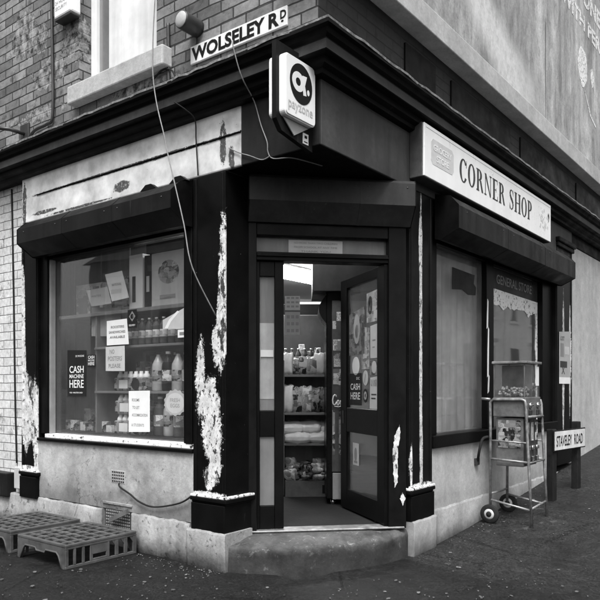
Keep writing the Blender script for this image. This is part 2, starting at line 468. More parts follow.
M['paper_dark'] = plain('dark print', .02, .4, .2, 9, .05)
M['card_mid'] = plain('mid grey card', .16, .6, .25, 6, .08)
M['card_pale'] = plain('pale card', .48, .6, .12, 6, .08)
M['room_wall'] = plain('shop wall', .20, .7, .2, 2, .05)
M['room_ceiling'] = plain('shop ceiling', .42, .7, .1, 2, .05)
M['room_floor'] = plain('shop floor', .09, .4, .3, 4, .1)
M['mat'] = plain('door mat', .018, .9, .3, 60, .4)
M['room_dark'] = plain('dark boxing', .025, .5, .2, 4, .05)
M['shelf'] = plain('shelf steel', .18, .45, .15, 5, .05)
M['board'] = plain('grey back board', .26, .6, .3, 3, .08, streak=.25)
M['sack'] = plain('white plastic sack', .72, .4, .12, 12, .3, 30)
M['dark_goods'] = plain('dark goods', .02, .3, .5, 30, .2)
M['fridge'] = plain('cooler casing', .006, .3, .2, 5, .05)
M['bottle_dark'] = plain('dark soft drink', .008, .12, .2, 12, .02)
M['bottle_pale'] = plain('pale soft drink', .42, .15, .2, 12, .02)
M['bottle_mid'] = plain('grey soft drink', .07, .15, .25, 12, .02)
M['label_white'] = plain('bottle label', .6, .5, .25, 25, .05)
M['wire'] = plain('black wire', .02, .5, .2, 20, .1)
M['wire_pale'] = plain('grey wire', .22, .5, .3, 20, .1)
M['wood'] = plain('grey crate wood', .12, .7, .3, 8, .2)
M['lamp_glass'] = plain('lamp lens', .42, .25, .1, 12, .1)
M['candy'] = plain('candy balls', .25, .2, .9, 45, .02)

def asphalt(name):
    """dark damp tarmac; a paler surface begins at a ragged seam along the side street"""
    k = Nd(name)
    X = k.xyz()
    big = k.noise(.9, 7, .6); mid = k.noise(5, 8, .68); fine = k.noise(150, 4, .75); n3 = k.noise(28, 6, .7)
    vo = k.n('ShaderNodeTexVoronoi'); vo.inputs['Scale'].default_value = 110; lk(k.t, k.co, vo.inputs['Vector'])
    vb = k.n('ShaderNodeRGBToBW'); lk(k.t, vo.outputs['Color'], vb.inputs[0])
    ln = k.math('ADD', X[0], k.math('ADD', .10, k.math('MULTIPLY', X[1], -.228)))
    ln = k.math('ADD', ln, k.math('MULTIPLY', k.math('SUBTRACT', n3, .5), .22))
    far = k.rng(X[1], -2.6, -2.2, 0, 1)
    pv = k.math('MULTIPLY', k.rng(ln, -.03, .06, 0, 1, True), far)
    base = k.mix(pv, .0085, k.rng(big, .35, .65, .0105, .021))
    f = k.math('MULTIPLY', k.rng(vb.outputs[0], .15, .9, .35, 1.9), k.rng(mid, .3, .7, .62, 1.4))
    f = k.math('MULTIPLY', f, k.rng(n3, .3, .72, .75, 1.35))
    worn = k.math('MULTIPLY', k.rng(k.noise(2.4, 9, .75), .56, .70, 0, 1), k.rng(n3, .45, .6, 0, 1))
    f = k.math('ADD', f, k.math('MULTIPLY', worn, 1.3))
    vc = k.n('ShaderNodeTexVoronoi', feature='DISTANCE_TO_EDGE'); vc.inputs['Scale'].default_value = .9
    cg = k.n('ShaderNodeCombineXYZ'); [lk(k.t, k.math('ADD', X[i], k.math('MULTIPLY', n3, .25)), cg.inputs[i]) for i in range(2)]
    lk(k.t, cg.outputs[0], vc.inputs['Vector'])
    crack = k.math('MULTIPLY', k.rng(vc.outputs['Distance'], 0, .010, 1, 0), k.rng(k.noise(1.3, 3, .5), .45, .55, 0, 1))
    f = k.math('MULTIPLY', f, k.rng(crack, 0, 1, 1, .25))
    stone = k.rng(k.noise(75, 2, .5, k.mapv(loc=(4, 4, 0))), .70, .74, 0, 1)
    f = k.math('ADD', f, k.math('MULTIPLY', stone, 2.6))
    gum = k.rng(k.noise(7.5, 3, .5, k.mapv(loc=(9, 0, 0))), .70, .715, 0, 1)
    f = k.math('ADD', f, k.math('MULTIPLY', gum, 1.6))
    ro = k.rng(mid, .35, .65, .5, .85)
    h = k.math('SUBTRACT', k.math('ADD', k.math('MULTIPLY', vb.outputs[0], .8), k.math('MULTIPLY', fine, .6)), crack)
    ro = k.math('ADD', ro, k.rng(big, .4, .6, -.22, .1), clamp=True)
    return k.bsdf(k.grey(k.math('MULTIPLY', f, base)), ro, k.bump(h, .8, .008), 0, .25)
M['asphalt'] = asphalt('damp tarmac')

def glass(name, tint=.92, refl=1.0, haze=0.0, rough=.02, power=3.0, base=.014):
    k = Nd(name)
    tr = k.n('ShaderNodeBsdfTransparent'); tr.inputs[0].default_value = (tint, tint, tint, 1)
    gl = k.n('ShaderNodeBsdfGlossy'); gl.inputs['Roughness'].default_value = rough; gl.inputs[0].default_value = (refl, refl, refl, 1)
    lk(k.t, k.bump(k.noise(1.6, 2, .4), .04, .05), gl.inputs['Normal'])
    fr = k.n('ShaderNodeLayerWeight'); fr.inputs[0].default_value = .5
    fac = k.math('ADD', k.math('MULTIPLY', k.math('POWER', fr.outputs['Facing'], power), .95), base, clamp=True)
    mx = k.n('ShaderNodeMixShader'); lk(k.t, fac, mx.inputs[0]); lk(k.t, tr.outputs[0], mx.inputs[1]); lk(k.t, gl.outputs[0], mx.inputs[2])
    sh = mx.outputs[0]
    if haze:
        df = k.n('ShaderNodeBsdfDiffuse'); df.inputs[0].default_value = (.5, .5, .5, 1)
        m2 = k.n('ShaderNodeMixShader')
        lk(k.t, k.math('MULTIPLY', k.rng(k.noise(3, 6, .6), .3, .7, .3, 1), haze), m2.inputs[0])
        lk(k.t, sh, m2.inputs[1]); lk(k.t, df.outputs[0], m2.inputs[2]); sh = m2.outputs[0]
    lk(k.t, sh, k.out.inputs[0])
    return k.m
M['glass'] = glass('shop glass', .97, 1, .05)
M['glass_dirty'] = glass('dirty shop glass', .90, .6, .16, .05)
M['glass_street'] = glass('street facing glass', .9, 1, .10, .03, 2.2, .07)
M['glass_clear'] = glass('clear plastic', .9, .8, .08)
def emit(name, v):
    k = Nd(name); e = k.n('ShaderNodeEmission'); e.inputs[0].default_value = (1, 1, 1, 1); e.inputs[1].default_value = v
    lk(k.t, e.outputs[0], k.out.inputs[0]); return k.m
M['tube_light'] = emit('fluorescent light', 30)

def printed(name, lo, hi, scale=16, seed=0, rough=.4):
    k = Nd(name)
    vo = k.n('ShaderNodeTexVoronoi'); vo.inputs['Scale'].default_value = scale; vo.inputs['Randomness'].default_value = .8
    vo.distance = 'CHEBYCHEV'; lk(k.t, k.mapv((1, 1, 1.4), (seed, seed * .7, seed * .3)), vo.inputs['Vector'])
    b = k.n('ShaderNodeRGBToBW'); lk(k.t, vo.outputs['Color'], b.inputs[0])
    a = k.rng(b.outputs[0], .3, .7, lo, hi)
    tx = k.rng(k.noise(scale * 9, 3, .6, k.mapv((1, 1, 2.2))), .52, .56, 0, 1)
    sel = k.rng(k.noise(scale * .8, 3, .6, k.mapv(loc=(seed, 3, 1))), .5, .54, 0, 1)
    c = k.mix(k.math('MULTIPLY', tx, sel), a, k.math('SUBTRACT', hi + lo, a))
    return k.bsdf(k.grey(c), rough, k.bump(k.noise(22, 5, .6), .5, .01))
M['print_mix'] = printed('mixed print', .02, .55, 15, 1)
M['print_dark'] = printed('dark print wrap', .008, .35, 22, 5)
M['print_pale'] = printed('pale print wrap', .20, .72, 14, 9)
M['sheet_print'] = printed('printed sheet', .16, .46, 26, 7, .6)
M['sheet_dark'] = printed('dark printed sheet', .05, .22, 20, 11, .6)
M['print_bottle'] = printed('bottle print', .02, .7, 24, 3, .3)

def gable_mat():
    k = Nd('faded painted gable')
    X = k.xyz()
    n1 = k.noise(1.1, 8, .6, k.mapv((1, 1, .35)), .6)
    n2 = k.noise(5, 8, .65, k.mapv((1, 1, .09)))
    n3 = k.noise(11, 9, .7, k.mapv((1, 1, .3)))
    n4 = k.noise(3.2, 9, .7, k.mapv((1, 1, .5)), 1.2)
    f = k.math('MULTIPLY', k.rng(n1, .3, .7, .55, 1.5), k.rng(n2, .3, .7, .72, 1.3))
    f = k.math('MULTIPLY', f, k.math('MULTIPLY', k.rng(n3, .3, .7, .8, 1.18), k.rng(n4, .35, .68, .72, 1.35)))
    # a swept band of paler paint low at the near end, as the old advertisement was laid out
    curve = k.math('ADD', k.math('MULTIPLY', k.math('POWER', k.math('SUBTRACT', 2.9, X[0], clamp=False), 2), .16), 4.2)
    band = k.math('ABSOLUTE', k.math('SUBTRACT', X[2], curve))
    bm_ = k.rng(k.math('ADD', band, k.math('MULTIPLY', k.math('SUBTRACT', n3, .5), .3)), .10, .42, 1, 0, True)
    near = k.rng(X[0], 1.9, 3.2, 1, 0, True)
    f = k.math('MULTIPLY', f, k.math('MULTIPLY', k.rng(k.noise(45, 7, .75), .3, .7, .72, 1.22), k.rng(k.noise(13, 9, .75, k.mapv((1, 1, .6))), .58, .64, 1, .66)))
    v = k.math('MULTIPLY', f, .33)
    v = k.mix(k.math('MULTIPLY', k.math('MULTIPLY', bm_, near), k.rng(k.noise(18, 8, .7), .3, .6, .5, 1)), v, .66)
    ck = k.rng(k.math('ADD', k.math('ABSOLUTE', k.math('SUBTRACT', X[0], 3.0)), k.math('MULTIPLY', k.math('SUBTRACT', n2, .5), .04)), .008, .014, 1, 0)
    ck = k.math('MULTIPLY', ck, k.rng(X[2], 5.2, 5.3, 1, 0))
    v = k.math('MULTIPLY', v, k.rng(ck, 0, 1, 1, .25))
    return k.bsdf(k.grey(v), .8, k.bump(k.math('ADD', n2, n3), .5, .012))
M['gable'] = gable_mat()

# ------------------------------------------------------------------ ground
def ground():
    mb = MB(FR_)
    us = [-400, -120, -40, -20, -10, -6, -4, -2, -1.0, -.8, -.4, 0] + [.2 * i for i in range(1, 26)] + [5.5, 6, 7, 8, 10, 12, 13.2, 14, 20, 40, 120, 400]
    ds = [-400, -100, -30, -12, -6, -3, -1.6, -.6, -.3, -.2, 0, .5, 1, 2, 4, 8, 16, 40, 100, 400]
    V = {}
    for i, u in enumerate(us):
        for j, d in enumerate(ds):
            z = g_u(u)
            if -.85 < u < 30 and -12 < d < -.25: z = -.3
            V[i, j] = mb.bm.verts.new(mb.p(u, d, z))
    for i in range(len(us) - 1):
        for j in range(len(ds) - 1):
            mb.bm.faces.new((V[i, j], V[i + 1, j], V[i + 1, j + 1], V[i, j + 1]))
    bmesh.ops.recalc_face_normals(mb.bm, faces=mb.bm.faces)
    o = mb.build('ground', M['asphalt'], None, FR_); tag(o, kind='structure')
    if o.data.polygons[0].normal.z < 0: o.data.flip_normals()
ground()

# ------------------------------------------------------------------ the corner shop
shop = thing('corner_shop', 'rundown corner shop with black peeling pillars, splayed doorway and painted brick upper floor', 'shop', FW)
def part(name, mb, mat, fr, parent=None, **k): return mb.build(name, M[mat] if isinstance(mat, str) else mat, parent or shop, fr, **k)

# --- left wall, lower
part('stall_riser', MB(FL).box(.315, 2.30, -.3, -.012, .285, .785), 'riser', FL)
mb = MB(FL)
def rough_box(mb, u0, u1, d0, d1, z0, z1, seed, n=14, amp=.012):
    """a worn plinth: a box whose front and top edges wander"""
    q = random.Random(seed); rows = []; n *= 3
    ph = [q.uniform(0, 6.3) for _ in range(8)]
    for i in range(n + 1):
        u = u0 + (u1 - u0) * i / n
        wv = lambda a, f: amp * (.6 * math.sin(f * u + ph[a]) + .4 * math.sin(2.7 * f * u + ph[a + 1])) + q.uniform(-amp, amp) * .22
        z0_ = z0(u) if callable(z0) else z0
        a, b, c = wv(0, 9), wv(2, 13), wv(4, 21)
        prof = [(d0, z0_), (d1 + a * .5, z0_), (d1 + c * .4, (z0_ + z1) / 2), (d1 + b * .4, z1 - .012 + c * .4), (d1 - .010, z1 + c * .5), (d0, z1 + b * .3)]
        rows.append([mb.bm.verts.new(mb.p(u, d, z)) for d, z in prof])
    fs = []
    for i in range(n):
        for k in range(6):
            f = mb.bm.faces.new((rows[i][k], rows[i][(k + 1) % 6], rows[i + 1][(k + 1) % 6], rows[i + 1][k])); f.smooth = k in (1, 2); fs.append(f)
    fs += [mb.bm.faces.new(rows[0]), mb.bm.faces.new(rows[-1][::-1])]
    bmesh.ops.recalc_face_normals(mb.bm, faces=fs)
rough_box(mb, .345, 1.0, -.3, .006, -.1, .286, 1); rough_box(mb, 1.365, 5.0, -.3, .004, -.1, .280, 2, 30)
mb.box(1.0, 1.365, -.3, -.02, -.1, .13); mb.box(1.0, 1.365, -.3, .0, .325, .345)
part('plinth', mb, 'plinth', FL)
mb = MB(FL); rough_box(mb, -.035, .343, -.24, .038, -.1, .258, 3, 8, .008)
part('pillar_plinth', mb, 'plinth', FL)

def pillar(fr, u0, u1, zt, mat, dep, zb=.255, cap=False):
    p = part('pillar', MB(fr).box(u0, u1, -dep, 0, zb, zt, .006), mat, fr)
    e = .0
    part('base_block', MB(fr).box(u0 - e - .012, u1 + e, -dep + .01, .022, zb + .0, zb + .19, .006), 'black', fr, p)
    mb = MB(fr)
    for (z0, z1, dd) in ((.19, .205, .012), (.205, .232, .03)): mb.box(u0 - .004 - dd, u1 + .003, -dep + .012, dd, zb + z0, zb + z1, .006)
    part('base_moulding', mb, 'black', fr, p)
    part('base_ledge', MB(fr).box(u0 - .03, u1 + .003, -dep + .014, .028, zb + .232, zb + .25, .006), 'white_ledge', fr, p)
    # raised beads on the face
    mb = MB(fr)
    for a in (u0 + .012, u1 - .04): mb.box(a, a + .028, -.004, .008, zb + .252, zt - .01, .004)
    part('bead', mb, mat, fr, p)
    return p
pillar(FL, 0, .315, 2.737, 'pil_near', .29)
pillar(FL, 2.30, 2.56, 2.737, 'pil_far', .29, .265)
pillar(FR_, 0, .356, 2.737, 'pil_right', .20)
pe = pillar(FR_, 3.47, 4.075, 2.90, 'pil_end', .25, .36)
mb = MB(FR_)
mb.box(3.45, 4.10, -.1, .05, 2.93, 2.985, .01); mb.box(3.46, 4.09, -.1, .03, 2.88, 2.93, .008)
part('capital', mb, 'cornice', FR_, pe)

# --- left shop window
win = part('window_frame', (lambda m: (m.box(.318, .445, -.16, -.03, .846, 2.60), m.box(2.20, 2.298, -.16, -.03, .846, 2.60), m.box(.446, 2.199, -.16, -.04, 2.385, 2.60), m)[-1])(MB(FL)), 'black', FL)
for a, b in ((.448, .466), (2.17, 2.197)): part('glazing_bead', MB(FL).box(a, b, -.0995, -.05, .85, 2.384), 'jamb_grey', FL, win)
part('sill', MB(FL).box(.32, 2.295, -.16, .012, .785, .812, .006), 'black', FL, win)
part('sill_board', MB(FL).box(.325, 2.196, -.12, -.006, .812, .848, .006), 'white_chip', FL, win)
part('pane', MB(FL).box(.447, 2.197, -.106, -.100, .849, 2.384, 0), 'glass', FL, win)
part('window_head', MB(FL).box(.32, 2.298, -.3, -.02, 2.601, 2.737), 'black_clean', FL)
def shutter(fr, u0, u1, dz, mat, nm='roller_shutter_box'):
    p = part(nm, MB(fr).prof(dz, u0, u1), mat, fr)
    for t in (.34, .67):
        u_ = u0 + (u1 - u0) * t
        part('joint_strip', MB(fr).prof([(d * 1.006 + .0005, z + (.0015 if z > dz[0][1] + .15 else -.0015)) for d, z in dz], u_ - .012, u_ + .012), mat, fr, p)
    for t in (.05, .30, .38, .63, .71, .95):
        u_ = u0 + (u1 - u0) * t
        part('fixing', MB(fr).lathe((u_, max(d for d, z in dz) - .001, [z for d, z in dz if d == max(x for x, y in dz)][-1] - .03), [(.007, 0), (.006, .003), (.002, .0045)], 8, 'd'), 'steel_dark', fr, p)
    cd, cz = sum(d for d, z in dz) / len(dz), sum(z for d, z in dz) / len(dz)
    for a, b in ((u0 - .004, u0 + .001), (u1 - .001, u1 + .004)):
        part('end_cap', MB(fr).prof([(cd + (d - cd) * 1.03, cz + (z - cz) * 1.03) for d, z in dz], a, b), 'black_clean', fr, p)
    return p
sb = shutter(FL, .325, 2.285, [(.002, 2.40), (.06, 2.40), (.2, 2.495), (.2, 2.615), (.12, 2.69), (.002, 2.722)], 'shutter')
for u in (.40, .72): part('bracket', MB(FL).poly([(u - .09, .03, 2.715), (u + .09, .03, 2.715), (u + .03, .03, 2.755), (u - .03, .03, 2.755)], (0, .04, 0)), 'black_clean', FL, sb)
part('guide_rail', MB(FL).box(.33, .40, -.03, .0, .85, 2.40), 'black_clean', FL, sb)

# --- fascia, left
part('fascia_board', MB(FL).box(-.145, 2.555, -.3, .0, 2.740, 3.30, .01), 'cream', FL)
mb = MB(FL); rough_box(mb, -.145, 2.31, -.001, .007, 2.962, 2.978, 14, 60, .006); part('batten', mb, 'cornice', FL)
part('corner_fascia', MB(FL).box(-.802, -.147, -.3, .0, 2.740, 3.30, .006), 'fascia', FL)
part('fascia_board', MB(FR_).box(-1.127, 4.08, -.3, .0, 2.740, 3.30, .006), 'fascia_face', FR_)
# soffit over the doorway and room shell
def xy(fr, u, d): p = fr.P(u, d, 0); return (p.x, -p.y)
mb = MB(FW)
pts = [xy(FL, -.795, -.01), xy(FL, .0, -.02), xy(FL, .0, -.31), xy(FR_, .0, -.21), xy(FR_, .0, -.02)]
mb.poly([(a, b, 2.738) for a, b in pts], (0, 0, .05))
part('soffit', mb, 'cornice', FW)
room = [xy(FR_, -1.0, -5.5), xy(FR_, 8.5, -5.5), xy(FR_, 8.5, -.2), xy(FR_, .3, -.12), xy(FC, 1.16, -.05), xy(FC, -.02, -.05), xy(FR_, -1.0, -1.05)]
mb = MB(FW); mb.poly([(a, b, 0.0) for a, b in room], (0, 0, .215)); part('shop_floor', mb, 'room_floor', FW)
mb = MB(FW); mb.poly([(a, b, 2.76) for a, b in room], (0, 0, .08)); part('shop_ceiling', mb, 'room_ceiling', FW)
mb = MB(FR_); mb.box(-1.2, 8.6, -5.65, -5.5, -.1, 3.2, 0); mb.box(8.5, 8.65, -5.5, -.31, -.1, 3.2, 0); part('back_wall', mb, 'room_wall', FR_)
# --- white brick to the left, upper brick, roof
part('white_brickwork', MB(FL).box(2.563, 6.0, -.3, -.06, -.1, 3.19, .004), 'brick_white', FL)
mb = MB(FL)
UW = (.80, 1.795, 3.80, 5.35)
mb.box(-.722, 6.0, -.4, -.08, 3.19, UW[2], .002); mb.box(-.722, UW[0], -.4, -.08, UW[2] + .0004, UW[3], .002); mb.box(UW[1], 6.0, -.4, -.08, UW[2] + .0004, UW[3], .002); mb.box(-.722, 6.0, -.4, -.08, UW[3] + .0004, 6.9, .002)
part('upper_brickwork', mb, 'brick_grey', FL)
part('side_brickwork', MB(FR_).box(-1.047, 9.0, -.4, -.08, 3.19, 4.15, .002), 'brick_dark', FR_)
part('gable_wall', MB(FR_).box(-1.03, 9.0, -.4, .03, 4.14, 6.9, .004), 'gable', FR_)
part('ledge', MB(FR_).box(-1.2, 9.0, -.3, .065, 3.962, 4.147, .008), 'ledge', FR_)
mb = MB(FR_)
for a, b in ((.05, .55), (.85, 2.2), (2.5, 4.2), (4.5, 6.5)): mb.box(a, b, -.09, -.062, 3.50, 3.86, .004)
part('panel_board', mb, 'black_clean', FR_)
mb = MB(FR_); mb.box(-1.1, 9.2, -7.0, .1, 6.9, 7.0, .01); part('roof', mb, 'fascia', FR_)
part('side_wall', MB(FR_).box(4.082, 9.0, -.3, -.03, .0, 3.0, .004), 'pale_wall', FR_)
mb = MB(FR_); rough_box(mb, 4.09, 9.0, -.3, -.012, -.1, .43, 9, 24, .01); 
part('side_wall_head', MB(FR_).box(4.082, 9.0, -.3, -.02, 3.001, 3.19, .004), 'cornice', FR_)
mb.bm.free()
# upper window
uw = part('upper_window', (lambda m: (m.box(1.72, 1.794, -.27, -.20, UW[2] + .002, UW[3]), m.box(.801, .86, -.27, -.20, UW[2] + .002, UW[3]), m.box(.86, 1.72, -.27, -.20, UW[3] - .07, UW[3]), m.box(.86, 1.72, -.27, -.20, UW[2] + .002, UW[2] + .05), m)[-1])(MB(FL)), 'white_paint', FL)
part('pane', MB(FL).box(1.592, 1.72, -.24, -.235, UW[2] + .05, UW[3] - .07, 0), 'glass_dirty', FL, uw)
part('blind', MB(FL).box(.861, 1.59, -.245, -.232, UW[2] + .004, UW[3] - .07, .004), plain('dirty white board', .68, .6, .16, 3, .1, streak=.14), FL, uw)
part('side_curtain', MB(FL).box(1.592, 1.72, -.30, -.26, UW[2], UW[3], .004), 'jamb_grey', FL, uw)
part('window_sill', MB(FL).box(.63, 1.84, -.34, .01, 3.645, 3.797, .012), 'ledge', FL, uw)

# --- cornice: one moulding that turns the corner
CP = [(-.1, 3.40), (.175, 3.385), (.19, 3.375), (.19, 3.352), (.165, 3.345), (.155, 3.318), (.135, 3.302), (.135, 3.232), (.09, 3.225), (.085, 3.19), (.05, 3.175), (.045, 3.15), (.0, 3.14), (-.1, 3.14)]
nl = -FL.y; nr = -FR_.y
APX = Vector((.127, 4.16, 0))
def cornice_mesh(prof, uL=4.5, uR=9.0, jit=0, seg=None):
    mb = MB(FW); q = random.Random(5)
    st = []
    if seg:
        nL_, nR_ = seg
        st = [('L', uL * (1 - i / nL_) ** 1.0 + -.805 * (i / nL_)) for i in range(nL_)] + [('A', 0)] + [('R', -1.13 + (uR + 1.13) * (i + 1) / nR_) for i in range(nR_)]
    else: st = [('L', uL), ('A', 0), ('R', uR)]
    rows = []
    for kd, u in st:
        a, b = (q.uniform(-jit, jit), q.uniform(-jit, jit)) if jit else (0, 0)
        row = []
        for i, (d, z) in enumerate(prof):
            dd, zz = d + a * (1 if i in (1, 2, 3) else 0), z + b * (1 if i in (1, 2, 3) else 0)
            if kd == 'L': p = FL.P(u, dd, zz)
            elif kd == 'R': p = FR_.P(u, dd, zz)
            else: p = APX + nl * dd + nr * dd + Vector((0, 0, zz))
            row.append(mb.bm.verts.new(p))
        rows.append(row)
    fs = []
    n = len(prof)
    for i in range(len(rows) - 1):
        for k in range(n): fs.append(mb.bm.faces.new((rows[i][k], rows[i][(k + 1) % n], rows[i + 1][(k + 1) % n], rows[i + 1][k])))
    fs += [mb.bm.faces.new(rows[0]), mb.bm.faces.new(rows[-1][::-1])]
    bmesh.ops.recalc_face_normals(mb.bm, faces=fs)
    return mb
co = part('cornice', cornice_mesh(CP), 'cornice', FW)
part('cornice_band', cornice_mesh([(.10, 3.292), (.138, 3.292), (.138, 3.236), (.10, 3.236)]), 'cornice_strip', FW, co)
part('flashing', cornice_mesh([(-.09, 3.402), (.16, 3.392), (.193, 3.386), (.193, 3.37), (.15, 3.384), (-.09, 3.39)], jit=.005, seg=(60, 110)), 'flashing', FW, co)

# --- right shop window wall
part('stall_riser', MB(FR_).box(.358, 3.468, -.3, -.012, .0, .772), 'riser_plain', FR_)
mb = MB(FR_); rough_box(mb, -.01, .37, -.3, .035, -.1, .258, 4, 8, .008); rough_box(mb, .372, 4.08, -.3, .004, -.1, .285, 5, 26, .010)
part('plinth', mb, 'plinth_dark', FR_)
wr = part('window_frame', (lambda m: (m.box(.36, .52, -.16, -.04, .875, 2.60), m.box(1.57, 1.74, -.16, -.05, .876, 2.60), m.box(3.12, 3.466, -.16, -.04, .876, 2.60), m.box(.521, 3.119, -.16, -.055, 2.425, 2.60), m)[-1])(MB(FR_)), 'black', FR_)
part('sill', MB(FR_).box(.36, 3.466, -.16, .02, .774, .874, .008), 'black', FR_, wr)
part('pane', MB(FR_).box(.521, 1.569, -.106, -.1, .875, 2.424, 0), 'glass_dirty', FR_, wr)
part('pane', MB(FR_).box(1.741, 3.119, -.106, -.1, .875, 2.424, 0), 'glass_street', FR_, wr)
part('window_head', MB(FR_).box(.36, 3.466, -.3, -.02, 2.601, 2.737), 'black_clean', FR_)
mb = MB(FR_)
for z0, z1, u in ((1.35, 1.80, 1.60), (1.80, 2.06, 1.585), (1.2, 1.36, 1.61)): mb.sheet([(u - .02, z0), (u + .012, z0 + .02), (u + .022, z1), (u, z1 + .02), (u - .014, (z0 + z1) / 2)], -.05, .002)
part('paint_flake', mb, 'white_paint', FR_, wr)
sr = shutter(FR_, .41, 3.50, [(.002, 2.43), (.05, 2.42), (.2, 2.49), (.2, 2.665), (.13, 2.745), (.002, 2.775)], 'shutter_r')
# faded curtain and torn paper inside the right window
mb = MB(FR_)
n = 60; rowa = []
for i in range(n + 1):
    u = .40 + (1.72 - .40) * i / n
    d = -.20 + .018 * math.sin(i * .9) + .010 * math.sin(i * 2.3 + 1)
    rowa.append((mb.bm.verts.new(mb.p(u, d, .80)), mb.bm.verts.new(mb.p(u, d - .004, 2.6))))
for i in range(n): 
    f = mb.bm.faces.new((rowa[i][0], rowa[i + 1][0], rowa[i + 1][1], rowa[i][1])); f.smooth = True
part('net_curtain', mb, plain('dusty curtain', .64, .8, .35, 2.2, .1, streak=.3), FR_, wr)
mb = MB(FR_); mb.sheet([(.93, 2.10), (1.14, 2.12), (1.26, 2.085), (1.42, 2.10), (1.43, 2.17), (1.38, 2.20), (1.40, 2.28), (.93, 2.29)], -.098, .002)
part('torn_patch', mb, 'paper_dark', FR_, wr)
q = random.Random(12)
top = [(1.745, 2.215), (3.115, 2.20)]
low = []
for i in range(24):
    u = 3.115 - (3.115 - 1.745) * i / 23
    low.append((u, 2.06 + q.uniform(-.018, .02) - (.05 if i in (5, 17) else 0)))
mb = MB(FR_); mb.sheet(top + low, -.098, .002)
for u0, u1 in ((1.745, 1.80), (3.06, 3.115)):
    L_ = [(u0 if u0 < 2 else u0 + q.uniform(0, .03), .88)]; 
    pts = [(u0, .88)] + [(u0 + (q.uniform(.0, .02)), .88 + 1.17 * k / 12) for k in range(13)][::-1][:0]
    edge = [((u1 + q.uniform(-.02, .025)) if u0 < 2 else (u0 + q.uniform(-.025, .02)), .88 + 1.2 * k / 12) for k in range(13)]
    mb.sheet([(u0 if u0 < 2 else u1, .88)] + edge + [(u0 if u0 < 2 else u1, 2.08)], -.098, .002)
part('torn_paper', mb, 'white_chip', FR_, wr)
mb = MB(FR_); mb.sheet([(1.745, 2.216), (3.115, 2.201), (3.115, 2.42), (1.745, 2.42)], -.098, .0015)
tb = part('lettered_band', mb, plain('dark window film', .03, .4, .3, 6, .05), FR_, wr)
part('lettering', MB(FR_).text('GENERAL STORE', 1.92, 2.27, 1.0, .09, -.0955, bold=.01), 'mid_ink', FR_, tb)
part('added_dark_screen', MB(FR_).box(1.76, 3.3, -.95, -.9, .25, 2.7), 'room_dark', FR_, wr)  # dark board added behind the pane so its reflections show

# --- doorway
mb = MB(FC)
mb.box(.0, .062, -.13, .0, .22, 2.43); mb.box(1.032, 1.165, -.13, .0, .22, 2.43); mb.box(.063, 1.031, -.13, -.01, 2.345, 2.43)
mb.box(.063, 1.031, -.13, -.005, 2.165, 2.225); mb.box(.063, 1.031, -.13, .012, 2.19, 2.206, .004)
df = part('door_frame', mb, plain('dark door frame paint', .006, .4, .3, 6, .1), FC)
part('transom_pane', MB(FC).box(.064, 1.030, -.075, -.069, 2.226, 2.344, 0), 'glass_dirty', FC, df)
mb = MB(FC); mb.box(.066, 1.028, -.11, -.10, 2.226, 2.344); part('transom_backing', mb, 'board', FC, df)
def ragged(pts, amp, seed, n=7):
    q = random.Random(seed); out = []
    for (x0, z0), (x1, z1) in zip(pts, pts[1:] + pts[:1]):
        for i in range(n):
            t = i / n; out.append((x0 + (x1 - x0) * t + q.uniform(-amp, amp), z0 + (z1 - z0) * t + q.uniform(-amp, amp)))
    return out
mark_white = peel('scraped white mark', .02, .72, [(1.09, .75, .2, .9)], 1.3, 16, .4)
mb = MB(FC); mb.flat(ragged([(1.115, .98), (1.075, .90), (1.062, .78), (1.066, .62), (1.078, .52), (1.10, .56), (1.098, .70), (1.10, .80), (1.12, .90)], .0035, 1), .0012, .0015); part('paint_mark', mb, mark_white, FC, df)
mb = MB(FC); mb.flat(ragged([(1.135, .48), (1.158, .44), (1.14, .385), (1.115, .435)], .003, 2), .0012, .0015); part('paint_mark', mb, mark_white, FC, df)
pn = part('notice', MB(FC).box(.30, .70, -.068, -.066, 2.232, 2.328, 0), 'card_pale', FC, df)
mb = MB(FC)
for k, t in enumerate(('NO MORE THAN TWO CHILDREN', 'FROM SCHOOL AT ANY TIME', 'THANK YOU')): mb.text(t, .34 + .05 * (k == 2), 2.300 - k * .03, .32 - .1 * (k == 2), .014, -.0655)
part('lettering', mb, 'mid_ink', FC, pn)
mb = MB(FC); mb.box(.0, 1.165, -.13, -.02, 2.431, 2.737); part('door_head', mb, 'black_clean', FC)
sd = shutter(FC, -.0, 1.19, [(.0, 2.43), (.02, 2.43), (.14, 2.555), (.14, 2.712), (.12, 2.735), (.0, 2.735)], plain('grey shutter paint', .04, .5, .25, 3, .1))
# fixed side leaf
mb = MB(FC)
mb.box(.064, .088, -.09, -.045, .235, 2.163); mb.box(.196, .262, -.09, -.045, .235, 2.163); mb.box(.0885, .1955, -.09, -.047, 2.055, 2.163); mb.box(.0885, .1955, -.09, -.047, .90, 1.085); mb.box(.0885, .1955, -.09, -.047, .235, .40)
sl = part('side_leaf', mb, 'black', FC)
part('pane', MB(FC).box(.0885, .1955, -.07, -.066, 1.085, 2.055, 0), 'glass_clear', FC, sl)
part('lower_panel', MB(FC).box(.0885, .1955, -.072, -.062, .40, .90), plain('ribbed grey panel', .15, .4, .15, 4, .1, streak=.2), FC, sl)
part('backing_card', MB(FC).box(.089, .195, -.085, -.078, 1.09, 2.05, 0), plain('grey card', .26, .6, .25, 3, .1, streak=.4), FC, sl)
part('blind', MB(FC).box(.089, .1945, -.0775, -.074, 1.17, 1.72, 0), plain('pale ribbed blind', .62, .6, .22, 5, .2, streak=.25), FC, sl)
part('sticker', MB(FC).box(.095, .188, -.0655, -.064, 1.475, 1.525, 0), 'card_pale', FC, sl)
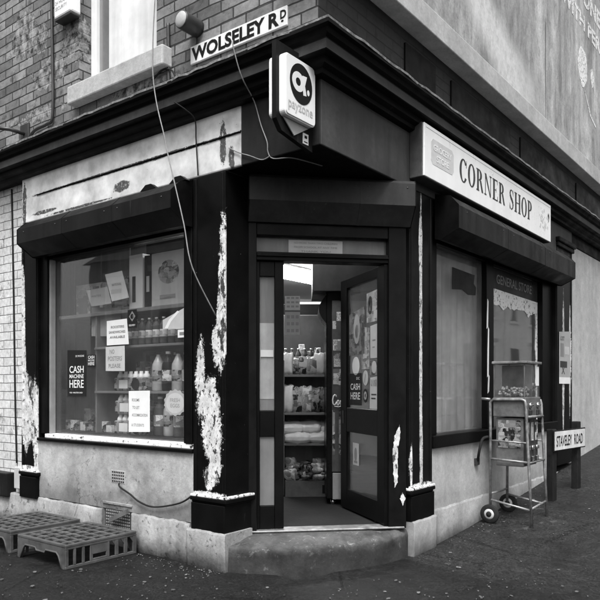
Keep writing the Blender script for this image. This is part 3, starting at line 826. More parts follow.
# open leaf
mb = MB(FD)
mb.box(.0, .13, -.022, .022, .24, 2.16); mb.box(.745, .875, -.022, .022, .24, 2.16); mb.box(.1305, .7445, -.02, .02, 2.085, 2.16); mb.box(.1305, .7445, -.02, .02, .885, 1.085); mb.box(.1305, .7445, -.02, .02, .24, .40)
dl = part('door_leaf', mb, 'black', FD)
part('upper_pane', MB(FD).box(.1305, .7445, -.004, .004, 1.085, 2.085, 0), 'glass', FD, dl)
part('lower_pane', MB(FD).box(.1305, .7445, -.004, .004, .40, .885, 0), 'glass', FD, dl)
part('lock_plate', MB(FD).box(.80, .83, .0225, .027, .95, 1.06), 'steel_dark', FD, dl)
part('kick_backing', MB(FD).box(.14, .74, -.03, -.0205, .36, .92), 'room_dark', FD, dl)
# threshold and step
part('threshold', MB(FC).box(.02, 1.15, -.12, .012, .218, .232, .004), 'steel', FC)
mb = MB(FW)
front = [(-.55, 4.66), (-.47, 4.615), (-.30, 4.565), (-.134, 4.545), (.05, 4.565), (.204, 4.615), (.36, 4.68), (.489, 4.75), (.62, 4.85), (.72, 4.94), (.80, 5.05)]
back = [FC.P(-.12 + 1.34 * i / 10, -.1, 0) for i in range(11)]
q = random.Random(3)
def interp(P, n):
    out = []
    for i in range(n + 1):
        t = i / n * (len(P) - 1); j = min(int(t), len(P) - 2); f = t - j
        a, b, c, d = [Vector(P[max(min(m, len(P) - 1), 0)][:2]) for m in (j - 1, j, j + 1, j + 2)]
        out.append(.5 * (2 * b + (c - a) * f + (2 * a - 5 * b + 4 * c - d) * f * f + (3 * b - a - 3 * c + d) * f ** 3))
    return out
rows = []
N_ = 70
for i, (F_, B_) in enumerate(zip(interp(front, N_), interp(back, N_))):
    w1 = .006 * math.sin(i * .53) + .005 * math.sin(i * 1.31 + 1) + q.uniform(-.003, .003)
    w2 = .005 * math.sin(i * .37 + 2) + q.uniform(-.003, .003)
    row = []
    for t, z in ((0, -.1), (0, .2185), (.3, .213), (.55, .204), (.75, .192), (.90, .178), (.955, .168), (.970, .158), (.977, .13), (.982, .07), (.99, .03), (1.0, -.1)):
        v = B_.lerp(F_, t)
        k_ = 1 if t > .5 else 0
        row.append(mb.bm.verts.new((v.x + (w2 * .5 if t > .9 else 0), v.y + (w2 if t > .9 else 0), z + (w1 * k_ if z > .1 else 0))))
    rows.append(row)
fs = []
for i in range(len(rows) - 1):
    for k in range(len(rows[0]) - 1):
        f = mb.bm.faces.new((rows[i][k], rows[i][k + 1], rows[i + 1][k + 1], rows[i + 1][k])); f.smooth = True; fs.append(f)
fs += [mb.bm.faces.new(rows[0]), mb.bm.faces.new(rows[-1][::-1])]
bmesh.ops.recalc_face_normals(mb.bm, faces=fs)
part('door_step', mb, 'step', FW)
# inside: lowered boxing, mat, ceiling light
mb = MB(FW); mb.box(.11, 1.0, -6.6, -5.9, 2.09, 2.757); part('boxing', mb, 'room_dark', FW)
mb = MB(FC); mb.box(.27, 1.02, -1.5, -.14, .216, .226, .003); part('door_mat', mb, 'mat', FC)
lt = thing('ceiling_light', 'lit fluorescent strip on the shop ceiling seen through the doorway', 'light', Fr((-.10, 8.75), FR_.a, 1, 2.757))
MB(sg=1).box(-1.3, .9, -.26, .26, -.025, 0).build('housing', M['white_paint'], lt)
MB(sg=1).box(-1.29, .89, -.25, .25, -.06, -.0255).build('diffuser', M['tube_light'], lt)
lt2 = thing('ceiling_light', 'far fluorescent batten on the shop ceiling deep inside the doorway', 'light', FW.at(.05, -11.6, 2.757))
MB(sg=1).box(-.1, .35, -.05, .05, -.05, 0).build('housing', M['white_paint'], lt2)
MB(sg=1).box(-.09, .34, -.04, .04, -.075, -.0505).build('diffuser', emit('weak batten', .8), lt2)

fill_lt = thing('ceiling_light', 'added fluorescent light, unseen above the door head, brightening the shelves inside the doorway', 'light', FW.at(-.25, -5.55, 2.757))
MB(sg=1).box(-.5, .5, -.12, .12, -.03, 0).build('housing', M['white_paint'], fill_lt)
MB(sg=1).box(-.49, .49, -.11, .11, -.09, -.0305).build('diffuser', emit('added fill tube', 13), fill_lt)  # extra lamp out of view, added to light the shelf fronts

# vents are parts of the wall
mb = MB(FL); mb.box(1.09, 1.262, -.02, -.0095, .497, .60, .003)
va = part('air_vent', mb, 'riser', FL)
mb = MB(FL)
for r in range(4):
    for c in range(7): mb.box(1.10 + c * .0225, 1.115 + c * .0225, -.013, -.0088, .505 + r * .024, .518 + r * .024, 0)
part('vent_slot', mb, 'ink', FL, va)
vb = part('air_vent', MB(FL).box(1.02, 1.345, -.06, -.015, .135, .322, .004), 'steel_dark', FL)
mb = MB(FL)
for r in range(7):
    for c in range(13): mb.box(1.035 + c * .0235, 1.05 + c * .0235, -.02, -.012, .145 + r * .024, .159 + r * .024, .001)
part('vent_grid', mb, 'jamb_grey', FL, vb)
mb = MB(FL); mb.poly([(1.24, .012, .185), (1.02, .012, .275), (1.02, .012, .315), (1.235, .012, .225)], (0, .02, 0)); part('vent_stick', mb, 'wood', FL, vb)
# painted lettering on the gable
worn_white = peel('flaking white sign paint', .78, .25, None, fleck=.56, rough=.7, streak=.05)
for t, x_, z_, w_, h_ in (('WITH PERSIL', 3.55, 5.75, 2.15, .20), ('ONE LESS', 4.42, 6.08, 1.75, .24), ('THERE IS', 4.3, 6.48, 1.9, .24)):
    part('lettering', MB(FR_).text(t, x_, z_, w_, h_, .031, bold=.04), worn_white, FR_)
mb = MB(FR_)
mb.sheet([(4.224, 5.29), (4.30, 5.46), (4.36, 5.51), (4.55, 5.50), (4.62, 5.40), (4.62, 5.18), (4.487, 5.04), (4.40, 5.02), (4.30, 5.10), (4.23, 5.2)], .031)
mb.sheet([(4.80, 5.38), (4.87, 5.42), (4.95, 5.31), (4.92, 5.20), (4.86, 5.16), (4.80, 5.26)], .031)
mb.sheet([(4.50, 5.02), (4.53, 5.02), (4.80, 4.80), (5.05, 4.72), (5.05, 4.69), (4.78, 4.76)], .031)
part('painted_shape', mb, worn_white, FR_)

# ------------------------------------------------------------------ signs and fittings on the walls
def plate(fr, u0, u1, z0, z1, d0, d1, name, label, cat, mat):
    o = MB(fr).box(0, u1 - u0, 0, d1 - d0, 0, z1 - z0, .004).build(name, M[mat], None, fr.at(u0, d0, z0)); tag(o, label, cat); return o
ns = plate(FL, -.49, .41, 3.597, 3.727, -.08, -.062, 'street_name_plate', 'white cast street name plate with black letters on the upper brick wall', 'sign', 'name_white')
MB(FL).text('WOLSELEY R', -.885, .016, .82, .100, .0182, bold=.04).text('D', -.055, .052, .05, .056, .0182, bold=.035).text('.', -.048, .030, .022, .014, .0182, bold=.02).build('lettering', M['ink'], ns)
ns.matrix_basis = FL.at(-.49, -.08, 3.597).mat(); WM[ns.name] = FL.at(-.49, -.08, 3.597).mat()
for ch in [o for o in S.objects if o.parent == ns]: ch.location = (0, 0, 0)

def serif(ch):
    """outline strokes of roman capitals, unit height; returns (width, list of polygons)"""
    T, t, sf = .20, .06, .05
    def stem(x, w=T, y0=0, y1=1): return [[(x, y0), (x + w, y0), (x + w, y1), (x, y1)]]
    def ser(x0, x1, y): return [[(x0, y), (x1, y), (x1, y + t), (x0, y + t)]] if y == 0 else [[(x0, y - t), (x1, y - t), (x1, y), (x0, y)]]
    def ring(cx, cy, rx, ry, a0, a1, thick, thin, n=22):
        P = []
        for i in range(n):
            A, B = a0 + (a1 - a0) * i / n, a0 + (a1 - a0) * (i + 1) / n
            q = []
            for ang, inner in ((A, 0), (B, 0), (B, 1), (A, 1)):
                ix, iy = (rx - thick, ry - thin) if inner else (rx, ry)
                q.append((cx + ix * math.cos(ang), cy + iy * math.sin(ang)))
            P.append(q)
        return P
    pi = math.pi
    if ch == 'O': return .80, ring(.40, .5, .40, .52, 0, 2 * pi, T, t)
    if ch == 'C': return .74, ring(.40, .5, .40, .52, .2 * pi, 1.8 * pi, T, t) + [[(.68, .68), (.73, .68), (.73, 1.0), (.70, 1.0)]]
    if ch == 'P': return .66, stem(.07) + ser(0, .31, 0) + ser(0, .24, 1) + ring(.30, .735, .34, .265, -pi / 2, pi / 2, T, t) + [[(.2, .955), (.32, .955), (.32, 1), (.2, 1)], [(.2, .47), (.32, .47), (.32, .515), (.2, .515)]]
    if ch == 'R': return .78, stem(.07) + ser(0, .31, 0) + ser(0, .24, 1) + ring(.30, .745, .32, .255, -pi / 2, pi / 2, T, t) + [[(.2, .955), (.32, .955), (.32, 1), (.2, 1)], [(.2, .49), (.32, .49), (.32, .535), (.2, .535)], [(.36, .52), (.54, .52), (.78, .0), (.59, .0)]]
    if ch == 'N': return .86, stem(.09, .06) + stem(.71, .06) + [[(.03, 1), (.22, 1), (.77, 0), (.66, 0)]] + ser(0, .24, 0) + ser(.62, .86, 1)
    if ch == 'E': return .66, stem(.07) + ser(0, .62, 0) + ser(0, .60, 1) + [[(.2, .48), (.46, .48), (.46, .525), (.2, .525)], [(.56, 0), (.64, 0), (.64, .24), (.61, .24)], [(.55, 1), (.61, 1), (.61, .78), (.585, .78)], [(.43, .4), (.46, .4), (.46, .6), (.43, .6)]]
    if ch == 'H': return .86, stem(.08) + stem(.61) + ser(0, .33, 0) + ser(0, .33, 1) + ser(.53, .86, 0) + ser(.53, .86, 1) + [[(.2, .48), (.64, .48), (.64, .525), (.2, .525)]]
    if ch == 'S':
        pts = [(.50, .80), (.42, .95), (.27, .985), (.12, .91), (.09, .74), (.20, .60), (.38, .47), (.50, .33), (.47, .13), (.32, .02), (.15, .05), (.06, .22)]
        wd = [.05, .05, .05, .10, .16, .18, .18, .16, .10, .05, .05, .05]
        P = []
        for i in range(len(pts) - 1):
            (x0, y0), (x1, y1) = pts[i], pts[i + 1]; l = math.hypot(x1 - x0, y1 - y0); nx, ny = -(y1 - y0) / l, (x1 - x0) / l
            a, b = wd[i] / 2, wd[i + 1] / 2
            P.append([(x0 + nx * a, y0 + ny * a), (x1 + nx * b, y1 + ny * b), (x1 - nx * b, y1 - ny * b), (x0 - nx * a, y0 - ny * a)])
        P += [[(.03, 0), (.07, 0), (.07, .30), (.03, .30)], [(.50, .70), (.535, .70), (.535, 1), (.50, 1)]]
        return .58, P
    return .35, []
ss = thing('shop_sign', 'long white box sign lettered CORNER SHOP above the right window', 'sign', FR_.at(-.015, .001, 2.80))
MB(FR_).box(0, 2.905, 0, .105, 0, .40, .006).build('sign_box', M['sign_side'], ss)
MB(FR_).box(.006, 2.90, .1055, .121, .005, .395, .003).build('face_panel', M['sign_white'], ss)
mb = MB(FR_)
x = .61; P_ = []
word = 'CORNER SHOP'; tot = sum(serif(c)[0] + .13 for c in word); k = 1.72 / tot
rv = random.Random(1)
for c in word:
    wd, polys = serif(c)
    for pl in polys:
        P_.append([(x + a * k, .115 + b * .185) for a, b in pl])
    x += (wd + .13) * k
for i, pl in enumerate(P_): mb.flat(pl, .1212 + .00002 * (i % 7), .0012)
MBt = mb.build('lettering', M['ink_grey'], ss)
mb = MB(FR_)
cc = [(.14, .12), (.11, .15), (.11, .28), (.14, .31), (.47, .31), (.50, .28), (.50, .15), (.47, .12)]
mb.flat(cc, .1212, .0012)
bd = mb.build('badge', M['pale_ink'], ss)
MB(FR_).text('GROCERY', .15, .225, .31, .05, .1228, bold=.02).text('STORE', .20, .15, .21, .05, .1228, bold=.02).build('badge_lettering', M['sign_white'], bd)
mb = MB(FR_); q = random.Random(8)
for i in range(34):
    cx, cz, r_ = q.uniform(2.52, 2.80), q.uniform(.10, .31), q.uniform(.006, .02)
    mb.flat([(cx + r_ * math.cos(a) * q.uniform(.6, 1.2), cz + r_ * math.sin(a) * q.uniform(.6, 1.3)) for a in [6.283 * j / 7 for j in range(7)]], .1212 + i * .00002, .0008)
mb.build('faded_picture', M['pale_ink'], ss)
mb = MB(FR_); mb.flat([(2.80, .27), (2.835, .30), (2.85, .26), (2.83, .21), (2.81, .19), (2.825, .235)], .1215, .001); mb.build('dark_mark', M['ink_grey'], ss)
mb = MB(FR_); mb.box(.03, 2.88, .1212, .1225, .366, .370, 0); mb.build('border_line', M['pale_ink'], ss)

# projecting payment sign at the corner
pz = thing('projecting_sign', 'white double sided payment sign with a black oval projecting from the shop corner', 'sign', FL.at(-.725, .0, 2.70))
def rrect(d0, d1, z0, z1, r, n=5):
    P = []
    for cx, cz, a0 in ((d1 - r, z1 - r, 0), (d0 + r, z1 - r, 90), (d0 + r, z0 + r, 180), (d1 - r, z0 + r, 270)):
        for i in range(n + 1):
            a = R(a0 + 90 * i / n); P.append((cx + r * math.cos(a), cz + r * math.sin(a)))
    return P
mb = MB(FL); mb.poly([(-.016, d, z) for d, z in [(.0, .0), (.0, .56), (.35, .56), (.35, .11), (.30, .05)]], (.032, 0, 0)); mb.build('bracket_plate', M['shutter'], pz)
for sgn, nm in ((-1, 'light_box'), (1, 'light_box')):
    mb = MB(FL); mb.poly([(sgn * .018, d, z) for d, z in rrect(.03, .325, .13, .49, .03)], (sgn * .047, 0, 0))
    f_ = [f for f in mb.bm.faces]
    bmesh.ops.bevel(mb.bm, geom=[e for e in mb.bm.edges if all(abs(abs(v.co.x) - .065) < .001 for v in e.verts)], offset=.008, segments=2, affect='EDGES')
    lb = mb.build(nm, M['sign_white'], pz)
    if sgn == -1:
        # face towards the door, u = -.065 ; as read: x runs from outer edge (d large) to the wall
        fx = -.0655
        def fl(pts, dd, th=.0012): 
            m2 = MB(FL); m2.poly([(fx - dd, d, z) for d, z in pts], (-th, 0, 0)); return m2
        cd, cz = .178, .345
        oval = [(cd + .108 * math.cos(a), cz + .118 * math.sin(a)) for a in [6.2832 * i / 36 for i in range(36)]]
        fl(oval, 0).build('oval', M['ink'], lb)
        m2 = MB(FL)
        def ringp(c, r0, r1, dd, n=24):
            for i in range(n):
                a, b = 6.2832 * i / n, 6.2832 * (i + 1) / n
                m2.poly([(fx - dd, c[0] + r * math.cos(t), c[1] + r * math.sin(t)) for r, t in ((r0, a), (r0, b), (r1, b), (r1, a))], (-.001, 0, 0))
        ringp((cd + .030, cz + .005), .024, .058, .0014)
        for pl in ([(cd - .01, cz + .055), (cd - .055, cz + .06), (cd - .035, cz + .0), (cd - .05, cz - .055), (cd - .02, cz - .06), (cd - .012, cz + .0)],):
            m2.poly([(fx - .0013, d, z) for d, z in pl], (-.001, 0, 0))
        m2.poly([(fx - .0013, cd - .068 + .012 * math.cos(t), cz - .03 + .018 * math.sin(t)) for t in [6.2832 * i / 10 for i in range(10)]], (-.001, 0, 0))
        m2.build('logo', M['white_paint'], lb)
        m2 = MB(sg=1)
        m2.text('payzone', 0, 0, .235, .058, 0, bold=.012)
        for v in m2.bm.verts:
            xx, zz = v.co.x, v.co.z
            v.co = Vector((-fx + .0012, -.30 + xx, .16 + zz))
        m2.build('lettering', M['card_pale'], lb)
mb = MB(FL); mb.poly([(-.025, .30, .125), (-.025, .06, .125), (-.025, .20, .045)], (-.006, 0, 0)); mb.build('paper_wedge', M['paper_grey'], pz)
mb = MB(FL); mb.box(-.0195, -.0165, .045, .10, .03, .095, 0); st = mb.build('sticker', M['paper'], pz)
MB(FL).box(-.0208, -.0196, .06, .085, .065, .082, 0).box(-.0208, -.0196, .055, .09, .04, .046, 0).build('sticker_print', M['ink'], st)

# round floodlight, alarm box, dish, junction boxes
fl_ = thing('wall_lamp', 'round drum wall lamp beside the upper window', 'lamp', FL.at(.345, -.08, 3.845))
mb = MB(FL); mb.lathe((0, 0, 0), [(.03, 0), (.060, .0), (.063, .03), (.063, .155), (.059, .17)], 28, 'd'); mb.build('housing', M['steel_dark'], fl_)
mb = MB(FL); mb.lathe((0, 0, 0), [(.057, .169), (.054, .172), (.03, .178), (.01, .180)], 28, 'd'); mb.build('lens', M['lamp_glass'], fl_)
al = thing('alarm_box', 'white alarm box high on the brick wall left of the upper window', 'alarm', FL.at(1.89, -.08, 4.40))
mb = MB(FL); mb.box(-.125, .125, 0, .10, .02, .46, .015); mb.build('cover', M['sign_white'], al)
mb = MB(FL); mb.box(-.12, .12, .005, .095, -.0, .02, .006); mb.build('base', M['steel_dark'], al)
MB(FL).text('24 HOUR', -.10, .13, .17, .03, .1005).text('SECURITY', -.10, .08, .17, .03, .1005).build('lettering', M['mid_ink'], al)
ds = thing('satellite_dish', 'dark satellite dish on a bracket at the edge of the brick wall', 'satellite dish', FL.at(2.62, -.08, 3.60))
mb = MB(FL); mb.box(-.07, .07, 0, .02, -.09, .09); mb.tube([(0, .02, 0), (0, .16, 0), (.16, .26, .03)], .018); mb.build('bracket', M['steel_dark'], ds)
mb = MB(FL); mb.lathe((.40, .30, .06), [(.02, -.05), (.14, -.03), (.24, .01), (.29, .05), (.285, .055), (.23, .015), (.13, -.02), (.02, -.04)], 28, 'd'); mb.build('dish', M['steel_dark'], ds)
jb = thing('meter_box', 'dark meter box with a looped cable low on the white brick', 'meter box', FL.at(2.90, -.06, .24))
MB(FL).box(-.15, .15, 0, .10, 0, .22, .01).build('cover', M['shutter'], jb)
mb = MB(FL); mb.tube([(-.05 + .02 * i, .05, -.01 - .14 * math.sin(i / 8 * math.pi)) for i in range(9)], .008); mb.build('cable', M['wire'], jb)
o = MB(FL).box(-.08, .08, 0, .05, 0, .20, .008).build('junction_box', M['card_pale'], None, FL.at(2.63, -.06, .32)); tag(o, 'small pale junction box between the black meter box and the far pillar', 'junction box')

def wire(name, fr, pts, r, mat, label, cat='cable', sub=6):
    # smooth the run with a Catmull-Rom pass
    P = [Vector(p) for p in pts]; out = []
    for i in range(len(P) - 1):
        a, b, c, d = P[max(i - 1, 0)], P[i], P[i + 1], P[min(i + 2, len(P) - 1)]
        for k in range(sub):
            t = k / sub
            out.append(.5 * ((2 * b) + (c - a) * t + (2 * a - 5 * b + 4 * c - d) * t * t + (3 * b - a - 3 * c + d) * t ** 3))
    out.append(P[-1])
    o0 = out[0]
    mb = MB(fr); mb.tube([tuple(v - o0) for v in out], r, 6)
    o = mb.build(name, M[mat], None, fr.at(*o0)); tag(o, label, cat); return o
wire('loose_cable', FL, [(.42, .21, 4.6), (.453, .23, 3.953), (.474, .23, 3.681), (.474, .23, 3.436), (.432, .23, 3.216), (.359, .23, 2.991), (.318, .23, 2.845), (.248, .23, 2.627), (.159, .23, 2.343), (.101, .21, 2.055), (.05, .04, 1.744)], .0045, 'wire_pale', 'long thin loose cable hanging past the window shutter to the corner pillar')
wire('loose_cable', FL, [(.335, .16, 3.236), (.27, .11, 3.18), (.233, .06, 3.12), (.263, .02, 2.993), (.243, .02, 2.743)], .005, 'wire', 'short dark cable bending off the cornice down the cream fascia')
wire('loose_cable', FL, [(-.262, .205, 3.46), (-.272, .205, 3.40), (-.29, .15, 3.24), (-.281, .02, 3.13), (-.333, .012, 2.964), (-.385, .012, 2.842), (-.393, .012, 2.775), (-.427, .0, 2.729), (-.55, -.05, 2.72), (-.60, -.3, 2.725)], .004, 'wire_pale', 'thin cable running from the street name plate down under the doorway soffit')
wire('loose_cable', FL, [(-.047, .012, 2.875), (-.148, .012, 2.82), (-.238, .012, 2.782), (-.342, .012, 2.735), (-.41, .012, 2.745)], .004, 'wire_pale', 'short pale cable sagging across the dark corner fascia')
wire('wall_pipe', FL, [(2.175, -.06, 5.4), (2.175, -.06, 4.684), (2.16, -.06, 4.149), (2.16, -.06, 3.66), (2.25, -.06, 3.602), (2.446, -.06, 3.59), (2.613, -.06, 3.50)], .014, 'steel_dark', 'dark cable pipe running down the brick wall left of the alarm box', 'pipe')
wire('wall_cable', FL, [(1.134, .012, .506), (1.122, .012, .476), (1.0, .014, .433), (.881, .014, .383), (.709, .014, .364), (.437, .014, .421), (.29, .014, .50)], .007, 'wire', 'black cable drooping from the wall vent to the corner pillar')
wire('wall_cable', FL, [(2.82, -.052, 3.12), (2.785, -.052, 2.077), (2.759, -.052, 1.138), (2.732, -.052, .55)], .009, 'wire', 'dark cable running straight down the white painted brick')
wire('wall_pipe', FL, [(.652, -.065, 3.98), (.647, -.065, 3.779), (.641, -.065, 3.42)], .014, 'steel_dark', 'short dark conduit below the drum lamp', 'pipe')
wire('wall_cable', FL, [(.82, -.06, 3.60), (.70, -.05, 3.636), (.592, -.05, 3.605), (.537, -.05, 3.50)], .007, 'wire', 'little arched cable beside the conduit above the cornice')

# ------------------------------------------------------------------ posters on the glass
def poster(name, label, fr, quad, d, mat, lines=(), ink='ink', th=.0012, shapes=(), cat='poster'):
    """quad: corner points (u, z); lines: (text, fx, fz, fw, fh) in fractions of its box as read"""
    us = [p[0] for p in quad]; zs = [p[1] for p in quad]
    u0, z0, u1, z1 = min(us), min(zs), max(us), max(zs)
    f0 = fr.at(u0, d, z0)
    mb = MB(fr); mb.poly([(u - u0, 0, z - z0) for u, z in quad], (0, th, 0))
    o = mb.build(name, M[mat], None, f0); tag(o, label, cat)
    W_, H_ = u1 - u0, z1 - z0
    xo = -W_ if fr.sg < 0 else 0
    if lines:
        mb = MB(fr)
        for t, fx, fz, fw, fh in lines: mb.text(t, xo + fx * W_, fz * H_, fw * W_, fh * H_, th + .0004, .0006, bold=.012)
        mb.build('lettering', M[ink], o)
    for pts, mt in shapes:
        mb = MB(fr); mb.flat([(xo + a * W_, b * H_) for a, b in pts], th + .0002, .0006); mb.build('print', M[mt], o)
    return o
def oval(cx, cz, rx, rz, n=20): return [(cx + rx * math.cos(6.2832 * i / n), cz + rz * math.sin(6.2832 * i / n)) for i in range(n)]
def rect(a, b, c, d): return [(a, b), (c, b), (c, d), (a, d)]
gd = -.0985
poster('poster', 'tall black cash machine poster at the lower left of the left window', FL, [(1.99, 1.58), (1.72, 1.57), (1.72, 1.18), (1.99, 1.18)], gd, 'paper_dark',
       [('CASH', .12, .50, .76, .15), ('MACHINE', .12, .385, .76, .085), ('HERE', .12, .18, .76, .17), ('DC PAYZONE', .45, .84, .45, .04), ('VISA  MASTERCARD', .12, .06, .7, .03)], 'white_paint')
poster('sticker', 'small black cash machine sticker beside the tall black poster', FL, [(1.70, 1.53), (1.585, 1.53), (1.585, 1.43), (1.70, 1.43)], gd, 'paper_dark', [('CASH', .1, .66, .75, .26), ('MACHINE', .1, .46, .75, .14), ('HERE', .1, .12, .75, .27)], 'white_paint')
poster('notice', 'white printed sandwiches notice taped above the handwritten one', FL, [(1.436, 1.80), (1.178, 1.805), (1.153, 1.60), (1.436, 1.60)], gd, 'paper', [('ROOSTERS', .2, .66, .6, .10), ('SANDWICHES', .1, .46, .75, .10), ('AVAILABLE', .15, .26, .68, .10)], 'ink_grey')
poster('notice', 'handwritten no posters note below the sandwiches notice', FL, [(1.45, 1.587), (1.205, 1.59), (1.203, 1.386), (1.45, 1.39)], gd, 'card_pale', [('NO', .22, .70, .25, .18), ('POSTERS', .12, .42, .74, .18), ('PLEASE', .16, .14, .62, .16)], 'mid_ink')
poster('notice', 'tall handwritten white notice at the foot of the left window', FL, [(1.153, 1.226), (.899, 1.23), (.899, .91), (1.153, .90)], gd, 'paper', [('ROOMS', .16, .74, .36, .07), ('TO LET', .18, .56, .34, .07), ('ACCOMMODATION', .16, .38, .74, .07), ('& STUDENTS', .14, .14, .6, .07)], 'mid_ink')
poster('sticker', 'small black card sticker with a round badge above the white notices', FL, [(1.166, 1.872), (1.055, 1.872), (1.055, 1.73), (1.166, 1.73)], gd, 'paper_dark', [('DELIVERY', .15, .08, .7, .10)], 'white_paint', shapes=[([(.5, .92), (.85, .62), (.5, .34), (.15, .62)], 'mid_ink'), (oval(.5, .62, .2, .15), 'paper_dark')])
poster('flyer', 'crumpled grey flyer with sloping top edge at the right of the left window', FL, [(.748, 1.767), (.516, 1.842), (.516, 1.688), (.748, 1.699)], gd, 'card_pale', shapes=[([(.1, .1), (.3, .5), (.7, .9), (.8, .85), (.4, .4), (.25, .08)], 'paper')])
poster('sticker', 'tiny white barcode label under the crumpled grey flyer', FL, [(.581, 1.683), (.484, 1.683), (.484, 1.625), (.581, 1.625)], gd, 'paper', shapes=[(rect(.2, .3, .8, .7), 'mid_ink')])
fr_pts = [(.61 + (.115 + .012 * (i % 2)) * math.cos(6.2832 * i / 28), 1.14 + (.092 + .01 * (i % 2)) * math.sin(6.2832 * i / 28)) for i in range(28)]
poster('sticker', 'round frilly pale sticker near the lower right of the left window', FL, fr_pts, gd, 'paper_grey', [('FRESH', .28, .52, .44, .14), ('EGGS', .3, .32, .4, .14)], 'mid_ink', shapes=[(oval(.5, .48, .40, .38), 'card_pale')])
poster('leaflet', 'upper of two tilted leaflets hung in the left window', FL, [(1.503, 2.194), (1.28, 2.203), (1.191, 1.978), (1.41, 1.963)], -.13, 'paper', [('NATIONAL', .3, .52, .4, .08)], 'mid_ink', shapes=[(rect(.25, .25, .7, .4), 'pale_ink')])
poster('leaflet', 'lower of two tilted leaflets hung in the left window', FL, [(1.767, 2.084), (1.476, 2.092), (1.423, 1.948), (1.696, 1.943)], -.135, 'card_pale', [('WATER', .2, .5, .4, .12)], 'mid_ink')
poster('notice', 'plain grey sheet hung below the tilted leaflets', FL, [(1.80, 1.95), (1.40, 1.92), (1.40, 1.68), (1.80, 1.70)], -.21, 'paper_grey')
# posters on the open door leaf
DP = [('notice', 'grey certificate with a round seal at the top hinge side of the open door', [(.135, 2.0), (.36, 1.99), (.36, 1.76), (.135, 1.76)], 'sheet_print', [(oval(.3, .55, .18, .3), 'ink_grey'), (oval(.3, .55, .11, .2), 'paper_grey'), (rect(.6, .1, .95, .35), 'card_pale')], ()),
      ('notice', 'large pale crested sheet at the upper left of the open door glass', [(.40, 1.90), (.72, 1.86), (.72, 1.52), (.40, 1.52)], 'sheet_dark', [(oval(.5, .55, .2, .32), 'paper_grey'), (oval(.5, .5, .1, .15), 'mid_ink')], ()),
      ('notice', 'narrow white printed sheet on the hinge side of the open door', [(.15, 1.74), (.29, 1.73), (.29, 1.48), (.15, 1.48)], 'card_pale', [(rect(.3, .5, .7, .55), 'mid_ink'), (rect(.3, .3, .6, .34), 'mid_ink')], ()),
      ('sticker', 'pale oval sticker at the left of the open door glass', [(.58 + .075 * math.cos(6.2832 * i / 22), 1.43 + .075 * math.sin(6.2832 * i / 22)) for i in range(22)], 'paper', [], ()),
      ('poster', 'small black cash machine poster on the open door', [(.46, 1.37), (.72, 1.37), (.72, 1.11), (.46, 1.11)], 'paper_dark', [], (('CASH', .12, .48, .76, .2), ('HERE', .12, .18, .76, .22), ('DC', .6, .8, .25, .08))),
      ('sticker', 'pale round sticker in the middle of the open door glass', [(.385 + .05 * math.cos(6.2832 * i / 22), 1.33 + .06 * math.sin(6.2832 * i / 22)) for i in range(22)], 'card_pale', [([(.3, .2), (.5, .8), (.6, .7), (.4, .15)], 'mid_ink')], ()),
      ('sticker', 'dark round badge sticker under the pale round sticker', [(.385 + .045 * math.cos(6.2832 * i / 22), 1.19 + .055 * math.sin(6.2832 * i / 22)) for i in range(22)], 'paper_dark', [(oval(.5, .5, .32, .32, 7), 'paper_grey'), (oval(.5, .5, .15, .15), 'ink')], ()),
      ('notice', 'tall grey sheet with two printed lines at the hinge side', [(.145, 1.34), (.29, 1.33), (.30, 1.09), (.145, 1.09)], 'card_pale', [(rect(.2, .42, .8, .46), 'ink_grey'), (rect(.2, .3, .7, .34), 'ink_grey'), (rect(.15, .7, .85, .9), 'sheet_print')], ()),
      ('notice', 'grey square sheet carrying a pale disc on the open door', [(.15, 1.47), (.30, 1.47), (.30, 1.35), (.15, 1.35)], 'sheet_dark', [(oval(.55, .5, .3, .4), 'card_pale')], ()),
      ('notice', 'blank grey strip of card in the middle of the open door', [(.31, 1.72), (.47, 1.74), (.46, 1.40), (.31, 1.40)], 'sheet_print', [], ()),
      ('sticker', 'small printed card on the lower glass of the open door', [(.52, .80), (.64, .80), (.64, .62), (.52, .62)], 'card_pale', [(oval(.5, .5, .25, .3), 'mid_ink'), (rect(.2, .1, .8, .2), 'mid_ink')], ())]
for nm, lb, quad, mt, sh, tx in DP: poster(nm, lb, FD, quad, .0045, mt, tx, 'white_paint', shapes=sh)
# bill on the far right pillar
poster('bill_poster', 'tattered printed bill stuck on the last pillar of the right wall', FR_, [(3.55, 1.90), (3.98, 1.93), (3.98, 1.33), (3.55, 1.30)], .0085, 'paper_grey', [('LOST', .1, .8, .35, .08), ('X', .2, .18, .3, .14)], 'ink_grey', shapes=[(rect(.1, .5, .4, .75), 'mid_ink'), (rect(.08, .3, .7, .42), 'ink_grey'), (rect(.0, .0, 1, .12), 'paper'), (rect(.5, .55, .9, .7), 'card_pale')])

# ------------------------------------------------------------------ left window display
dsp = thing('display_shelving', 'grey shelving with back boards inside the left window', 'shelves', FL.at(1.46, -.17, .84))
mb = MB(FL)
mb.box(-1.06, .95, -.5, .02, 1.02, 1.05); mb.build('shelf', M['shelf'], dsp)
MB(FL).box(-1.06, .22, -.5, .02, .365, .385).build('shelf', M['shelf'], dsp)
MB(FL).box(-1.06, 1.3, -.5, .06, .0, .03).build('base_shelf', M['room_dark'], dsp)
mb = MB(FL)
for i in range(9): mb.box(.22 + i * .22, .435 + i * .22, -.56 + .012 * (i % 2), -.54 + .012 * (i % 2), .0, 1.9)
mb.build('back_board', M['board'], dsp)
MB(FL).box(-1.3, 2.4, -.60, -.58, .0, 2.0).build('light_block_sheet', M['room_dark'], dsp)  # unseen dark sheet added to stop room light passing the boards
mb = MB(FL); mb.box(-1.3, .22, -.56, -.54, .0, 1.9); mb.build('back_panel', M['paper_dark'], dsp)
